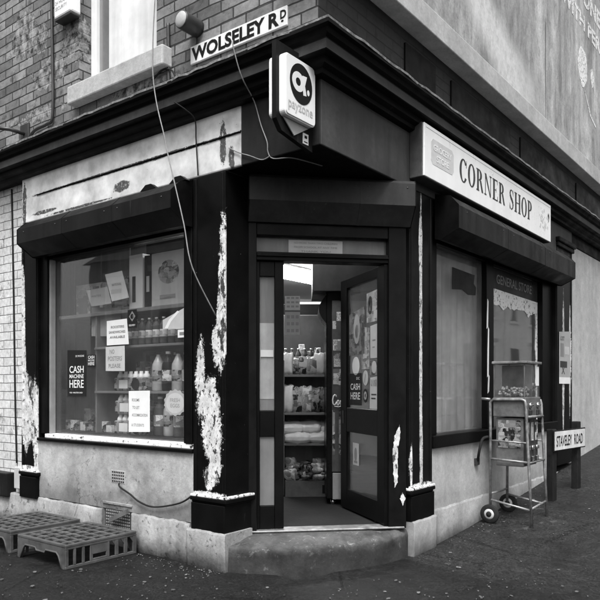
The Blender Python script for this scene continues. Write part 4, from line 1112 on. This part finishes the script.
mb = MB(FL); mb.box(.215, .235, -.5, .0, .0, 1.02); mb.build('side_panel', M['shelf'], dsp)
mb = MB(FL); mb.box(.62, .66, -.45, -.42, .0, 1.02); mb.box(.30, .32, -.30, -.27, .0, 1.02); mb.build('upright', M['shelf'], dsp)

# boxes on the top shelf
def carton(name, label, fr, u0, d0, z0, wd, dp, ht, mat, shapes=(), txt=(), rot=0, lab=True, group=None, ink='ink'):
    f0 = fr.at(u0, d0, z0, rot)
    r = thing(name, label, 'box', f0, group)
    MB(fr).box(0, wd, -dp, 0, 0, ht, .005).build('carton', M[mat], r)
    xo = -wd if fr.sg < 0 else 0
    for pts, mt in shapes:
        mb = MB(fr); mb.flat([(xo + a * wd, b * ht) for a, b in pts], .0005, .001); mb.build('print', M[mt], r)
    if txt:
        mb = MB(fr)
        for t, fx, fz, fw, fh in txt: mb.text(t, xo + fx * wd, fz * ht, fw * wd, fh * ht, .0017)
        mb.build('lettering', M[ink], r)
    return r
carton('display_box', 'pale cardboard box with a round print on the top shelf, right end', FL, .60, -.20, 1.895, .40, .2, .42, 'card_pale', [(oval(.5, .62, .3, .22), 'print_mix'), (rect(.25, .12, .7, .2), 'mid_ink')], [('CRISPS', .3, .55, .4, .12)], ink='mid_ink')
carton('display_box', 'black narrow box standing between two pale boxes on the top shelf', FL, 1.01, -.21, 1.895, .09, .2, .42, 'paper_dark', [(rect(.3, .3, .7, .6), 'card_pale')])
carton('display_box', 'tall white box with a dark upright print on the top shelf', FL, 1.11, -.20, 1.895, .17, .2, .44, 'paper', [(rect(.25, .12, .5, .6), 'ink_grey')])
carton('display_box', 'long grey faded carton behind the tilted leaflets', FL, 1.30, -.36, 1.895, .42, .2, .32, 'print_mix', [(rect(.1, .2, .5, .8), 'mid_ink')])
carton('display_box', 'grey printed carton at the far left of the top shelf', FL, 1.85, -.36, 1.895, .40, .2, .30, 'print_pale', [(rect(.1, .1, .45, .6), 'mid_ink'), (rect(.55, .1, .9, .6), 'mid_ink')])

# bottles
def make_bottle(name, label, group, h, r, mat, capm, labm):
    f0 = FL.at(0, -.4, 0)
    t = thing(name, label, 'bottle', f0, group)
    MB(FL).lathe((0, 0, 0), [(r * .85, 0), (r, .01), (r, h * .6), (r * .95, h * .68), (r * .55, h * .82), (r * .33, h * .9), (r * .33, h * .94)], 14).build('bottle', M[mat], t)
    MB(FL).lathe((0, 0, 0), [(r * .4, h * .935), (r * .4, h), (r * .36, h * 1.002)], 12).build('cap', M[capm], t)
    MB(FL).lathe((0, 0, 0), [(r * 1.015, h * .25), (r * 1.02, h * .26), (r * 1.02, h * .52), (r * 1.015, h * .53)], 14).build('label', M[labm], t)
    return t
GB = 'soft drink bottles in the left window'
kinds = {}
def put_bottle(kind, u, d, z, label, fr=FL):
    spec = {'dark': (.31, .052, 'bottle_dark', 'white_paint', 'print_bottle'), 'pale': (.31, .052, 'bottle_pale', 'ink', 'print_dark'), 'mid': (.31, .052, 'bottle_mid', 'white_paint', 'print_pale'), 'small': (.21, .034, 'bottle_mid', 'white_paint', 'print_bottle')}[kind]
    f0 = fr.at(u - .15, d + .13, z)
    if kind not in kinds:
        kinds[kind] = make_bottle('drink_bottle', label, GB, *spec)
        b = kinds[kind]; b.matrix_basis = f0.mat(); WM[b.name] = f0.mat()
    else: b = dup(kinds[kind], f0, label)
    return b
row2 = [('pale', 1.10), ('dark', .985), ('pale', .87), ('mid', .755), ('pale', .64), ('dark', .53)]
for i, (k, u) in enumerate(row2): put_bottle(k, u, -.36, 1.226, {'pale': 'pale bottle with a dark label on the middle display shelf', 'dark': 'dark bottle with a white label on the middle display shelf', 'mid': 'grey bottle with a white label on the middle display shelf'}[k])
row3 = [('mid', 1.08), ('pale', .965), ('mid', .85), ('pale', .735), ('dark', .62), ('mid', .51)]
for i, (k, u) in enumerate(row3): put_bottle(k, u, -.36, .872, {'pale': 'pale bottle with a dark label on the bottom display shelf', 'dark': 'dark bottle with a white label on the bottom display shelf', 'mid': 'grey bottle with a white label on the bottom display shelf'}[k])
for i in range(6): put_bottle('small', 1.44 - i * .085, -.34, 1.60, 'small white capped bottle on the upper display shelf')
for i in range(5): put_bottle('small', .92 - i * .085, -.34, 1.60, 'small white capped bottle on the upper display shelf')
MB(FL).box(-1.06, .22, -.5, .02, .735, .755).build('shelf', M['shelf'], dsp)
for i in range(7): put_bottle('small', 1.47 - i * .083, -.46, 1.60, 'small white capped bottle on the upper display shelf')
for i in range(6): put_bottle(('dark', 'mid', 'pale')[i % 3], 1.05 - i * .115, -.50, 1.226, {'pale': 'pale bottle with a dark label on the middle display shelf', 'dark': 'dark bottle with a white label on the middle display shelf', 'mid': 'grey bottle with a white label on the middle display shelf'}[('dark', 'mid', 'pale')[i % 3]])
for i in range(6): put_bottle(('pale', 'dark', 'mid')[i % 3], 1.02 - i * .115, -.50, .872, {'pale': 'pale bottle with a dark label on the bottom display shelf', 'dark': 'dark bottle with a white label on the bottom display shelf', 'mid': 'grey bottle with a white label on the bottom display shelf'}[('pale', 'dark', 'mid')[i % 3]])
q = random.Random(77)
KB = {'print_mix': 'small mixed patterned packet lined up at the foot of the left window', 'print_dark': 'small dark packet lined up at the foot of the left window', 'print_pale': 'small pale packet lined up at the foot of the left window'}
for i in range(7):
    mt = ('print_dark', 'print_mix', 'print_pale', 'print_dark')[i % 4]; h_ = q.uniform(.05, .10)
    o = MB(FL).box(-.045, .045, -.06, 0, 0, h_, .003).build('goods_carton', M[mt], None, FL.at(2.16 - i * .098, -.20 - q.uniform(0, .05), .872, q.uniform(-.2, .2))); tag(o, KB[mt], 'packet', 'small packets at the foot of the left window')
for i in range(9):
    mt = ('print_mix', 'print_dark', 'print_pale')[i % 3]; h_ = q.uniform(.10, .20)
    o = MB(FL).box(-.05, .05, -.08, 0, 0, h_, .003).build('goods_carton', M[mt], None, FL.at(2.45 - i * .11, -.62, 1.60 if i < 0 else .872, q.uniform(-.1, .1))); tag(o, {'print_mix': 'mixed patterned carton by the back boards of the left window', 'print_dark': 'dark carton by the back boards of the left window', 'print_pale': 'pale carton by the back boards of the left window'}[mt], 'carton', 'cartons by the back boards of the left window')
KS = {'print_mix': 'mixed patterned carton behind the bottles', 'print_dark': 'dark carton behind the bottles', 'print_pale': 'pale carton behind the bottles'}
for zi, (z_, nm) in enumerate(((1.226, 'middle'), (.872, 'bottom'), (1.60, 'upper'))):
    for i in range(9):
        mt = ('print_mix', 'print_pale', 'print_dark', 'print_mix')[(i + zi) % 4]; h_ = q.uniform(.20, .27) if zi < 2 else q.uniform(.15, .24)
        o = MB(FL).box(-.055, .055, -.09, 0, 0, h_, .003).build('goods_carton', M[mt], None, FL.at(1.47 - i * .118, -.47, z_, q.uniform(-.12, .12))); tag(o, KS[mt] + ' on the ' + nm + ' display shelf', 'carton', 'cartons behind the bottles on the ' + nm + ' display shelf')
# shrink wrapped multipacks: tray of bottles in film
def multipack(u, z, label, mt, first=[None]):
    f0 = FL.at(u - .14, -.17, z)
    if first[0] is None:
        r = thing('drinks_multipack', label, 'drinks pack', f0, 'drinks multipacks stacked in the left window')
        MB(FL).box(0, .40, -.2, .0, 0, .11, .012).build('wrap', M['print_dark'], r)
        mb = MB(FL)
        for i in range(6): mb.lathe((.035 + i * .066, -.045, .1), [(.03, 0), (.03, .02), (.024, .035), (.016, .045), (.016, .06)], 10)
        mb.build('bottle_tops', M['white_paint'], r)
        mb = MB(FL); mb.flat([(-.33, .02), (-.22, .02), (-.22, .09), (-.33, .09)], .0006, .001); mb.build('paper_label', M['paper'], r)
        mb = MB(FL); mb.flat(oval(-.12, .055, .05, .048), .0006, .001); mb.build('round_label', M['ink'], r)
        first[0] = r
    else: r = dup(first[0], f0, label)
    return r
multipack(1.18, 1.226, 'upper shrink wrapped drinks pack beside the handwritten note', 0)
multipack(1.17, 1.036, 'middle shrink wrapped drinks pack in the stack of three', 0)
multipack(1.18, .872, 'lowest shrink wrapped drinks pack behind the tall white notice', 0)

# ------------------------------------------------------------------ inside the doorway
gon = thing('gondola_shelf', 'steel shop shelf unit facing the doorway', 'shelves', FW.at(.15, -6.55, .216))
mb = MB(sg=1); mb.box(-.33, -.30, -.5, .02, 0, 1.30); mb.build('side_panel', M['shelf'], gon)
MB(sg=1).box(-.30, .6, -.52, -.49, 0, 1.36).build('back_panel', M['board'], gon)
for z in (.48, .775, 1.14): MB(sg=1).box(-.299, .6, -.489, .02, z, z + .025).build('shelf', M['shelf'], gon)
MB(sg=1).box(-.299, .6, -.489, -.06, .0, .03).build('base', M['room_dark'], gon)
# wooden crate with dark goods
wc = thing('wooden_crate', 'low wooden crate of dark packets on the floor under the shelves', 'crate', FW.at(.13, -6.42, .216))
mb = MB(sg=1); mb.box(-.27, .27, -.30, .0, .0, .16); mb.build('crate_box', M['wood'], wc)
mb = MB(sg=1); mb.box(.08, .20, .001, .004, .04, .12); mb.build('hand_hole', M['ink'], wc)
q = random.Random(31)
for i in range(24):
    dk = i % 3 != 0
    o = MB(sg=1).packet((0, 0, .03), (.055, .028, .075), i, q.uniform(-.6, .6), q.uniform(.5, 1.5)).build('goods_packet', M['print_dark' if dk else 'print_pale'], None, FW.at(.13 - .22 + .085 * (i % 6), -6.45 - .075 * (i // 6), .362 + q.uniform(0, .05) + .03 * (i // 6)))
    tag(o, 'dark crumpled packet heaped in the wooden crate' if dk else 'pale crumpled packet heaped in the wooden crate', 'packet', 'packets heaped in the wooden crate')
for i, (x, z, l) in enumerate(((-.02, 0, 'white sack lying at the left end of the low shelf'), (.19, 0, 'white sack lying at the right end of the low shelf'), (-.08, .085, 'white sack lying on top at the left of the low shelf'), (.10, .09, 'white sack resting on the two sacks of the low shelf'), (.28, .085, 'white sack partly hidden behind the cooler'))):
    o = MB(sg=1).packet((0, 0, .05), (.125, .075, .16), 20 + i, q.uniform(-.15, .15), 1.57).build('sack', M['sack'], None, FW.at(x, -6.66 - .02 * i, .716 + z)); tag(o, l, 'sack')
KP = (('sack', 'white filled bag on the middle shelf'), ('print_dark', 'dark filled bag on the middle shelf'), ('print_pale', 'pale printed bag on the middle shelf'), ('print_mix', 'mixed patterned bag on the middle shelf'))
for i in range(14):
    mt, l = KP[(i * 3 + i // 4) % 4]
    hh = q.uniform(.095, .135)
    o = MB(sg=1).packet((0, 0, hh), (.055, .04, hh), 40 + i, q.uniform(-.4, .4), q.uniform(-.3, .3)).build('goods_bag', M[mt], None, FW.at(-.11 + .088 * (i % 7) + q.uniform(-.01, .01), -6.585 - .12 * (i // 7), 1.016)); tag(o, l, 'bag', 'filled bags on the middle shelf')
KT = (('sack', 'white snack packet on the top shelf'), ('print_pale', 'pale printed snack packet on the top shelf'), ('print_dark', 'dark snack packet on the top shelf'), ('sack', 'white snack packet on the top shelf'), ('print_mix', 'mixed patterned snack packet on the top shelf'))
for i in range(16):
    mt, l = KT[(i * 2 + i // 5) % 5]
    hh = q.uniform(.07, .11)
    o = MB(sg=1).packet((0, 0, hh), (.055, .032, hh), 60 + i, q.uniform(-.5, .5), q.uniform(-.5, .5)).build('snack_packet', M[mt], None, FW.at(-.12 + .078 * (i % 8), -6.57 - .13 * (i // 8), 1.381)); tag(o, l, 'packet', 'snack packets on the top shelf')
ct = thing('shop_counter', 'back counter with dark rail deep inside the shop', 'counter', FW.at(.2, -8.0, .216))
MB(sg=1).box(-.6, 1.4, -.5, 0, 0, 1.29).build('counter_body', M['shelf'], ct)
MB(sg=1).box(-.6, 1.4, -.05, 0, 1.90, 2.02).build('rail', M['room_dark'], ct)
MB(sg=1).box(-.6, 1.4, -.6, -.55, 1.30, 1.95).build('back_shelf', M['room_dark'], ct)
for i in range(6):
    put_bottle('small', 0, 0, 0, 'small white capped bottle on the back counter').matrix_basis = FW.at(-.17 + .075 * i, -7.9 - .12, 1.506).mat()
for i, (x, h, mt) in enumerate(((.02, .26, 'paper'), (.12, .18, 'card_mid'), (.21, .22, 'paper_grey'), (.30, .16, 'paper'))):
    o = MB(sg=1).box(-.035, .035, -.06, 0, 0, h, .004).build('goods_carton', M[('print_pale', 'print_dark', 'print_mix', 'print_pale')[i]], None, FW.at(x, -8.05, 1.506)); tag(o, ('tall pale carton on the back counter', 'dark printed carton on the back counter', 'mixed patterned carton on the back counter', 'short pale carton on the back counter')[i], 'carton')
for i, (z, h, mt) in enumerate(((1.85, .26, 'paper_grey'), (2.13, .16, 'card_pale'))):
    r = MB(sg=1).box(0, .17, 0, .003, 0, h, 0).build('notice', M[mt], None, FW.at(-.17, -7.7, z)); tag(r, ('grey gridded notice hanging over the back counter', 'pale small notice hanging above the gridded one')[i], 'notice')
    mb = MB(sg=1)
    for rr in range(3): 
        for cx in range(3): mb.box(.02 + cx * .05, .055 + cx * .05, .0031, .004, .03 + rr * h * .3, .03 + rr * h * .3 + h * .14, 0)
    mb.build('print', M['mid_ink'], r)
# drinks cooler
fg = thing('drinks_cooler', 'tall dark drinks cooler with white script behind the open door', 'cooler', FW.at(.23, -5.97, .216))
MB(sg=1).box(0, .65, -.55, 0, .06, 1.92, .01).build('cabinet', M['fridge'], fg)
mb = MB(sg=1); mb.poly([(x, 0, z) for x, z in [(.0, 1.60)] + [(-.065 * math.sin(math.pi * i / 10), 1.60 + .25 * i / 10) for i in range(11)][1:]], (0, -.4, 0)) ; mb.build('header_bulge', M['fridge'], fg)
MB(sg=1).box(.05, .62, .001, .012, .30, 1.80).build('door_glass', M['bottle_mid'], fg)
mb = MB(sg=1); mb.box(.055, .62, .0, .02, .06, .29); mb.build('kick_plate', M['mid_ink'], fg)
mb = MB(sg=1)
def script(mb, pts, r, o, k):
    mb.tube([(o[0] + a * .068, .016, o[1] + b * .095) for a, b in pts], r * 1.25, 6)
k = .10
C_ = [(.55, .78), (.50, .95), (.35, 1.0), (.18, .85), (.08, .5), (.12, .18), (.28, .05), (.48, .15), (.60, .35)]
def o_(x): return [(x + .13 * math.cos(t), .26 + .22 * math.sin(t)) for t in [6.2832 * i / 12 for i in range(13)]]
script(mb, C_, .0055, (.050, .88), k); script(mb, o_(.78), .005, (.050, .88), k)
script(mb, [(1.25, .40), (1.12, .46), (1.03, .25), (1.12, .06), (1.28, .18)], .005, (.050, .88), k); script(mb, o_(1.52), .005, (.050, .88), k)
script(mb, [(1.66, .46), (1.64, .15), (1.74, .05), (1.86, .2)], .005, (.050, .88), k)
script(mb, [(.3, -.05), (.8, -.12), (1.4, -.02), (1.9, .02)], .004, (.050, .88), k)
mb.build('script_lettering', M['white_paint'], fg)
mb = MB(sg=1)
for (a, b, c, d) in ((.09, 1.62, .13, 1.70), (.055, 1.55, .085, 1.62), (.06, 1.36, .13, 1.46)): mb.box(a, c, .0122, .0135, b, d, 0)
mb.build('sticker', M['print_pale'], fg)
mb = MB(sg=1)
for (a, b, c, d) in ((.065, 1.22, .125, 1.34), (.06, 1.06, .13, 1.20), (.055, .45, .075, .84), (.11, .45, .13, .84)): mb.box(a, c, .0122, .0135, b, d, 0)
mb.build('picture_strip', M['print_mix'], fg)
for x in (.06, .58): MB(sg=1).lathe((x, -.05, 0), [(.022, 0), (.022, .06)], 10).build('foot', M['chrome'], fg)

# ------------------------------------------------------------------ milk crates on the pavement
def make_crate(label, fr):
    r = thing('milk_crate', label, 'crate', fr, 'upturned crates against the wall')
    W_, D_, H_ = .615, .61, .168
    # lattice top (the base of the upturned crate)
    mb = MB(FL)
    mb.box(0, .03, 0, D_, H_ - .02, H_, .004); mb.box(W_ - .03, W_, 0, D_, H_ - .02, H_, .004); mb.box(.03, W_ - .03, 0, .03, H_ - .02, H_, .004); mb.box(.03, W_ - .03, D_ - .03, D_, H_ - .02, H_, .004)
    for i in range(1, 6): mb.box(W_ * i / 6 - .008, W_ * i / 6 + .008, .03, D_ - .03, H_ - .016, H_ - .001, .003)
    for i in range(1, 7): mb.box(.03, W_ - .03, D_ * i / 7 - .008, D_ * i / 7 + .008, H_ - .016, H_ + .0005, .003)
    mb.build('lattice_base', M['grey_plastic'], r)
    # web just below the ribs, its darker grey paints shade into the cells
    mb = MB(FL)
    for i in range(6):
        for j in range(7):
            a, b, c, d = W_ * i / 6 + .012, W_ * (i + 1) / 6 - .012, D_ * j / 7 + .012, D_ * (j + 1) / 7 - .012
            mb.box(max(a, .028), min(b, W_ - .028), max(c, .028), min(d, D_ - .028), H_ - .024, H_ - .017, 0)
    mb.build('base_web', M['ink_grey'], r)
    def side(mb, u0, flip):
        # slotted long side: rails, posts, solid middle with a hand hole
        a, b = (u0, u0 + .014)
        mb.box(a, b, 0, D_, 0, .022, .003); mb.box(a, b, 0, D_, H_ - .034, H_ - .0205, .002)
        for d0, d1 in ((.0, .035), (.085, .115), (.165, .195), (.245, .262), (.40, .41), (.455, .475), (.525, .545), (D_ - .025, D_)): mb.box(a, b, d0, d1, .022, H_ - .034, .003)
        mb.box(a + .002, b - .002, .262, .40, .066, H_ - .034, .002)
        mb.box(a + .002, b - .002, .262, .275, .022, .066, .002); mb.box(a + .002, b - .002, .387, .40, .022, .066, .002); mb.box(a + .002, b - .002, .275, .387, .022, .036, .002)
        for d0 in (.035, .115, .195): mb.poly([(a + .002, d0, H_ - .034), (a + .002, d0 + .03, H_ - .034), (a + .002, d0, H_ - .075)], (.010, 0, 0))
    mb = MB(FL); side(mb, 0, 0); mb.build('side_wall', M['grey_plastic'], r)
    mb = MB(FL); side(mb, W_ - .014, 1); mb.build('side_wall', M['grey_plastic'], r)
    # end walls: arch opening with a notched band
    for d0 in (D_ - .015, .001):
        mb = MB(FL)
        prof = [(.014, 0), (.045, 0), (.085, .085), (.11, .105), (.24, .105), (.255, .085), (.36, .085), (.375, .105), (.505, .105), (.53, .085), (.57, 0), (.601, 0), (.601, H_ - .0205), (.014, H_ - .0205)]
        # keep it convex-safe by building as strips
        for (x0, z0), (x1, z1) in zip(prof[:11], prof[1:12]):
            if x1 - x0 < 1e-4: continue
            mb.poly([(x0, d0, z0), (x1, d0, z1), (x1, d0, H_ - .021), (x0, d0, H_ - .021)], (0, .014, 0))
        mb.tube([(x, d0 + .015, z) for x, z in prof[1:11]], .0065, 6)
        mb.build('end_wall', M['grey_plastic'], r)
    return r
cr = make_crate('grey plastic milk crate upside down under the wall vent', FL.at(.885, .04, .0))
dup(cr, FL.at(1.63, .02, .0), 'grey plastic milk crate upside down near the meter box, partly cut by the frame')

# ------------------------------------------------------------------ sweet vending stand
gs = FR_.at(1.24, .09, g_u(1.45) - .012)
vs = thing('sweet_machine', 'sweet vending machine on a tubular trolley with two small wheels', 'vending machine', gs)
# local: u 0..0.43 along the wall, d 0..0.36 towards the street
mb = MB(FR_)
for u in (.02, .42):
    s_ = g_u(1.24 + u) - g_u(1.45) + .012
    mb.tube([(u, .02, .10 + s_), (u, .02, .9), (u, .02, 1.055), (u, .045, 1.08), (u, .30, 1.08), (u, .325, 1.07), (u, .332, 1.04), (u, .36, .5), (u, .385, s_)], .0125, 10)
    mb.tube([(u, .02, 1.08), (u, -.06, 1.085)], .0125, 10)
for u in (.02, .42): mb.tube([(u, .02, .20), (u, .375, .14)], .010, 8); mb.tube([(u, .02, .56), (u, .35, .545)], .010, 8); mb.tube([(u, .02, .72), (u, .345, .71)], .008, 8)
mb.tube([(.02, .345, .93), (.42, .345, .93)], .012, 8); mb.tube([(.02, .375, .15), (.42, .375, .17)], .010, 8); mb.tube([(.02, .02, .25), (.42, .02, .25)], .010, 8); mb.tube([(.02, .36, .54), (.42, .36, .54)], .008, 8)
mb.build('trolley_frame', M['steel'], vs)
for u in (.0, .44):
    s_ = g_u(1.24 + u) - g_u(1.45) + .012
    wb = MB(FR_); wb.lathe((u - .012, .02, .082 + s_), [(.05, 0), (.078, .002), (.084, .008), (.084, .022), (.078, .028), (.05, .03)], 24, 'u'); wo_ = wb.build('wheel', M['rubber'], vs)
    wb = MB(FR_); wb.lathe((u - .0135, .02, .082 + s_), [(.012, -.006), (.03, -.004), (.045, .0), (.046, .004), (.046, .030), (.03, .034), (.012, .036)], 20, 'u'); wb.build('hub', M['card_pale'], wo_)
    wb = MB(FR_); wb.lathe((u - .0135, .02, .082 + s_), [(.004, -.010), (.024, -.008), (.026, .0), (.026, .034), (.024, .040), (.004, .042)], 16, 'u'); wb.build('hub_cap', M['rubber'], wo_)
mb = MB(FR_); mb.box(.03, .41, .04, .33, .93, 1.10, .006); mb.build('upper_body', M['machine'], vs)
mb = MB(FR_); mb.box(.035, .405, .045, .322, 1.101, 1.385, .004); mb.build('globe_case', M['glass_clear'], vs)
mb = MB(FR_)
for u, d in ((.038, .048), (.397, .048), (.038, .315), (.397, .315), (.215, .315)): mb.box(u - .005, u + .005, d - .005, d + .005, 1.10, 1.388, .001)
mb.build('case_edge', M['machine'], vs)
mb = MB(FR_); mb.box(.02, .42, .03, .34, 1.39, 1.412, .005); mb.build('lid', M['steel'], vs)
mb = MB(FR_); mb.box(.213, .217, .05, .31, 1.10, 1.38, 0); mb.build('divider', M['machine'], vs)
q = random.Random(4)
mb = MB(FR_)
for i in range(80):
    u, d = q.uniform(.06, .20), q.uniform(.07, .30); t = bmesh.new(); bmesh.ops.create_icosphere(t, subdivisions=2, radius=.014)
    for f in t.faces: f.smooth = True
    mb.join(t, Matrix.Translation(mb.p(u, d, 1.115 + q.uniform(0, .07))))
tag(mb.build('candy', M['candy'], vs), kind='stuff')
mb = MB(FR_)
for i in range(60):
    u, d = q.uniform(.235, .385), q.uniform(.07, .30); t = bmesh.new(); bmesh.ops.create_icosphere(t, subdivisions=2, radius=.016)
    for f in t.faces: f.smooth = True
    mb.join(t, Matrix.Translation(mb.p(u, d, 1.118 + q.uniform(0, .12))))
tag(mb.build('candy', plain('pale capsules', .5, .25, .5, 40, .02), vs), kind='stuff')
mb = MB(FR_); mb.box(.30, .38, .3225, .3245, 1.20, 1.37, 0); mb.build('price_card', M['paper'], vs)
# lower rack of three columns
mb = MB(FR_); mb.box(.05, .39, .06, .30, .50, .92, .005); mb.build('lower_body', M['machine'], vs)
mb = MB(FR_); mb.box(.046, .0495, .08, .28, .66, .90, 0); mb.build('side_window', M['print_dark'], vs)
for i in range(3):
    u0 = .07 + i * .108
    o = MB(FR_).box(u0, u0 + .085, .3005, .318, .52, .90, .004).build('dispenser', M['steel_dark'], vs)
    MB(FR_).box(u0 + .01, u0 + .075, .3185, .3205, .72, .88, 0).build('picture_card', M[('print_mix', 'print_pale', 'print_mix')[i]], o)
    mb = MB(FR_); mb.lathe((u0 + .042, .318, .66), [(.022, 0), (.022, .012), (.016, .016)], 14, 'd'); mb.box(u0 + .036, u0 + .048, .334, .345, .645, .675, .002); mb.build('coin_knob', M['chrome'], o)
    MB(FR_).box(u0 + .02, u0 + .065, .3185, .335, .54, .585, .004).build('flap', M['chrome'], o)
for i in range(2):
    u0 = .125 + i * .19
    mb = MB(FR_); mb.lathe((u0, .33, 1.03), [(.026, 0), (.026, .012), (.018, .018)], 16, 'd'); mb.box(u0 - .03, u0 + .03, .348, .358, 1.022, 1.038, .003); mb.build('coin_knob', M['chrome'], vs)
    MB(FR_).box(u0 - .03, u0 + .03, .3305, .345, .945, .99, .004).build('flap', M['steel_dark'], vs)
wire('tether_chain', FR_, [(1.22, .0, .60), (1.20, .02, .62), (1.16, .05, .70), (1.18, .07, .80), (1.25, .09, .82)], .013, 'rubber', 'black looped tether fixing the sweet machine to the wall', 'tether')
o = MB(FR_).box(-.03, .03, 0, .03, 0, .06).build('wall_bracket', M['steel_dark'], None, FR_.at(1.22, -.012, .57)); tag(o, 'small dark bracket on the riser holding the tether', 'bracket')

# ------------------------------------------------------------------ street name sign on posts
rot = R(-6.0)
zs = g_u(2.7) - .125
sg_ = thing('street_sign', 'low white street sign reading STAVELEY ROAD on two black posts', 'sign', FR_.at(2.18, .36, zs, rot))
for u in (.06, .66):
    MB(FR_).box(u - .042, u + .042, -.07, .0, -.05 + (u - .4) * .06, .775 if u < .3 else .83, .008).build('post', M['post'], sg_)
sp = MB(FR_).box(.0, .78, .002, .016, .56, .765, .004).build('name_plate', M['ink'], sg_)
MB(FR_).box(.012, .768, .0162, .0172, .572, .753, .001).build('plate_face', M['plate_white'], sp)
MB(FR_).text('STAVELEY', .05, .605, .37, .105, .0178, bold=.012).text('ROAD', .48, .605, .22, .105, .0178, bold=.012).build('lettering', M['ink'], sp)

# ------------------------------------------------------------------ litter on the ground
mb = MB(FW); q = random.Random(21)
for i in range(620):
    x, y = q.uniform(-2.6, 3.2), q.uniform(3.2, 7.0)
    if q.random() < .35: x, y = q.uniform(-1.8, 1.8), q.uniform(3.4, 4.8)
    uR, dR = FR_.uv((x, y)); uL, dL = FL.uv((x, y))
    if dR < .05 and uR > -1.1: continue
    if dL < .05 and uL > -.85: continue
    if y > 4.45 and -.7 < x < .95: continue
    if .85 < uL < 2.3 and dL < .66: continue
    r_ = q.choice((.003, .003, .004, .004, .005, .006, .007, .009, .015)) * q.uniform(.8, 1.2)
    n_ = q.randint(5, 7); a0 = q.uniform(0, 6.3); z = g_u(uR) + .005; asp = q.uniform(.5, 1)
    pts = []
    for j in range(n_):
        a = 6.2832 * j / n_; rr = r_ * q.uniform(.7, 1.2); px, py = rr * math.cos(a), rr * asp * math.sin(a)
        pts.append((x + px * math.cos(a0) - py * math.sin(a0), -(y + px * math.sin(a0) + py * math.cos(a0)), z))
    mb.poly(pts, (0, 0, .003 + q.uniform(0, .003)))
for i in range(150):
    if i % 2: u, d = q.uniform(.4, 4.0), .03 + abs(q.gauss(0, .10)); P_ = FR_.P(u, d, g_u(u) + .005)
    else: u, d = q.uniform(-.05, .85), .06 + abs(q.gauss(0, .10)); P_ = FL.P(u, d, .005)
    r_ = q.uniform(.002, .006)
    mb.poly([(P_.x + r_ * q.uniform(.6, 1.3) * math.cos(a), -(P_.y + r_ * q.uniform(.6, 1.3) * math.sin(a)), P_.z) for a in (0, 1.2, 2.4, 3.6, 4.9)], (0, 0, .003))
o = mb.build('litter', plain('pale litter and grit', .12, .8, .95, 2.2, .2, 30), None, FW); tag(o, 'scattered pale leaves, grit and gum on the dark pavement', kind='stuff')

# ------------------------------------------------------------------ houses across the side street (seen mirrored in the right window)
house_pale = render_wall('whitewashed house front', .85, .12, None, 1.2, False, .9, .75, .7)
def house(u0, label, pale, fr=None):
    fr = fr or FR_.at(u0, 9.0, 1.0, math.pi)
    h = thing('terraced_house', label, 'house', fr, 'houses across the side street')
    mb = MB(FR_); mb.box(0, 5.207, -7, 0, -1.5, 5.6, 0); mb.build('wall', house_pale if pale else M['brick_house'], h)
    mb = MB(FR_); mb.poly([(-.15, .25, 5.55), (-.15, -7.2, 5.55), (-.15, -3.5, 8.0)], (5.5, 0, 0)); rf = mb.build('roof', M['fascia'], h)
    mb = MB(FR_); mb.box(.2, .9, -3.9, -3.1, 7.2, 9.0); mb.build('chimney', M['brick_house'], rf)
    for (a, b, c, d) in ((.7, 1.9, .7, 2.2), (.7, 1.9, 3.4, 4.9), (3.2, 4.3, 3.4, 4.9)):
        f = MB(FR_); f.box(a, b, -.02, .05, c - .12, c); f.box(a, a + .09, 0.001, .03, c, d); f.box(b - .09, b, 0.001, .03, c, d); f.box(a, b, 0.001, .03, d - .09, d + .1); f.box(a, b, .001, .028, (c + d) / 2 - .04, (c + d) / 2 + .04); wf = f.build('window', M['white_paint'], h)
        MB(FR_).box(a + .09, b - .09, .0, .008, c, d - .09, 0).build('pane', M['bottle_dark'], wf)
        MB(FR_).box(a + .10, a + .32, .0085, .012, c + .05, d - .1, 0).build('curtain', M['card_pale'], wf)
        MB(FR_).box(b - .32, b - .10, .0085, .012, c + .05, d - .1, 0).build('curtain', M['card_pale'], wf)
        MB(FR_).box(a - .15, b + .15, .001, .06, d + .101, d + .28).build('lintel', M['ledge'], wf)
    dr = MB(FR_).box(3.3, 4.25, .0, .04, 0, 2.1).build('door', M['shutter'], h)
    MB(FR_).box(3.35, 3.42, .04, .07, 1.0, 1.15).build('handle', M['chrome'], dr)
    return h
house(20.2, 'pale rendered terraced house mirrored in the right window', True)
house(25.6, 'second whitewashed terraced house mirrored beyond the first', True)
house(31.0, 'farther pale terraced house mirrored at the edge of the right window', True)
house(14.8, 'nearest brick terraced house across the side street, mirrored', False)
for i, (u, l) in enumerate(((1.69, 'dark brick terraced house across the main road, mirrored in the left window'), (6.9, 'middle brick terraced house across the main road, mirrored in the left window'), (12.11, 'second brick house across the main road, farther along'))):
    house(0, l, False, FR_.at(0, 0, 0).__class__((FL.P(u, 11.0, 0).x, FL.P(u, 11.0, 0).y), FL.a + math.pi, 1, 0))
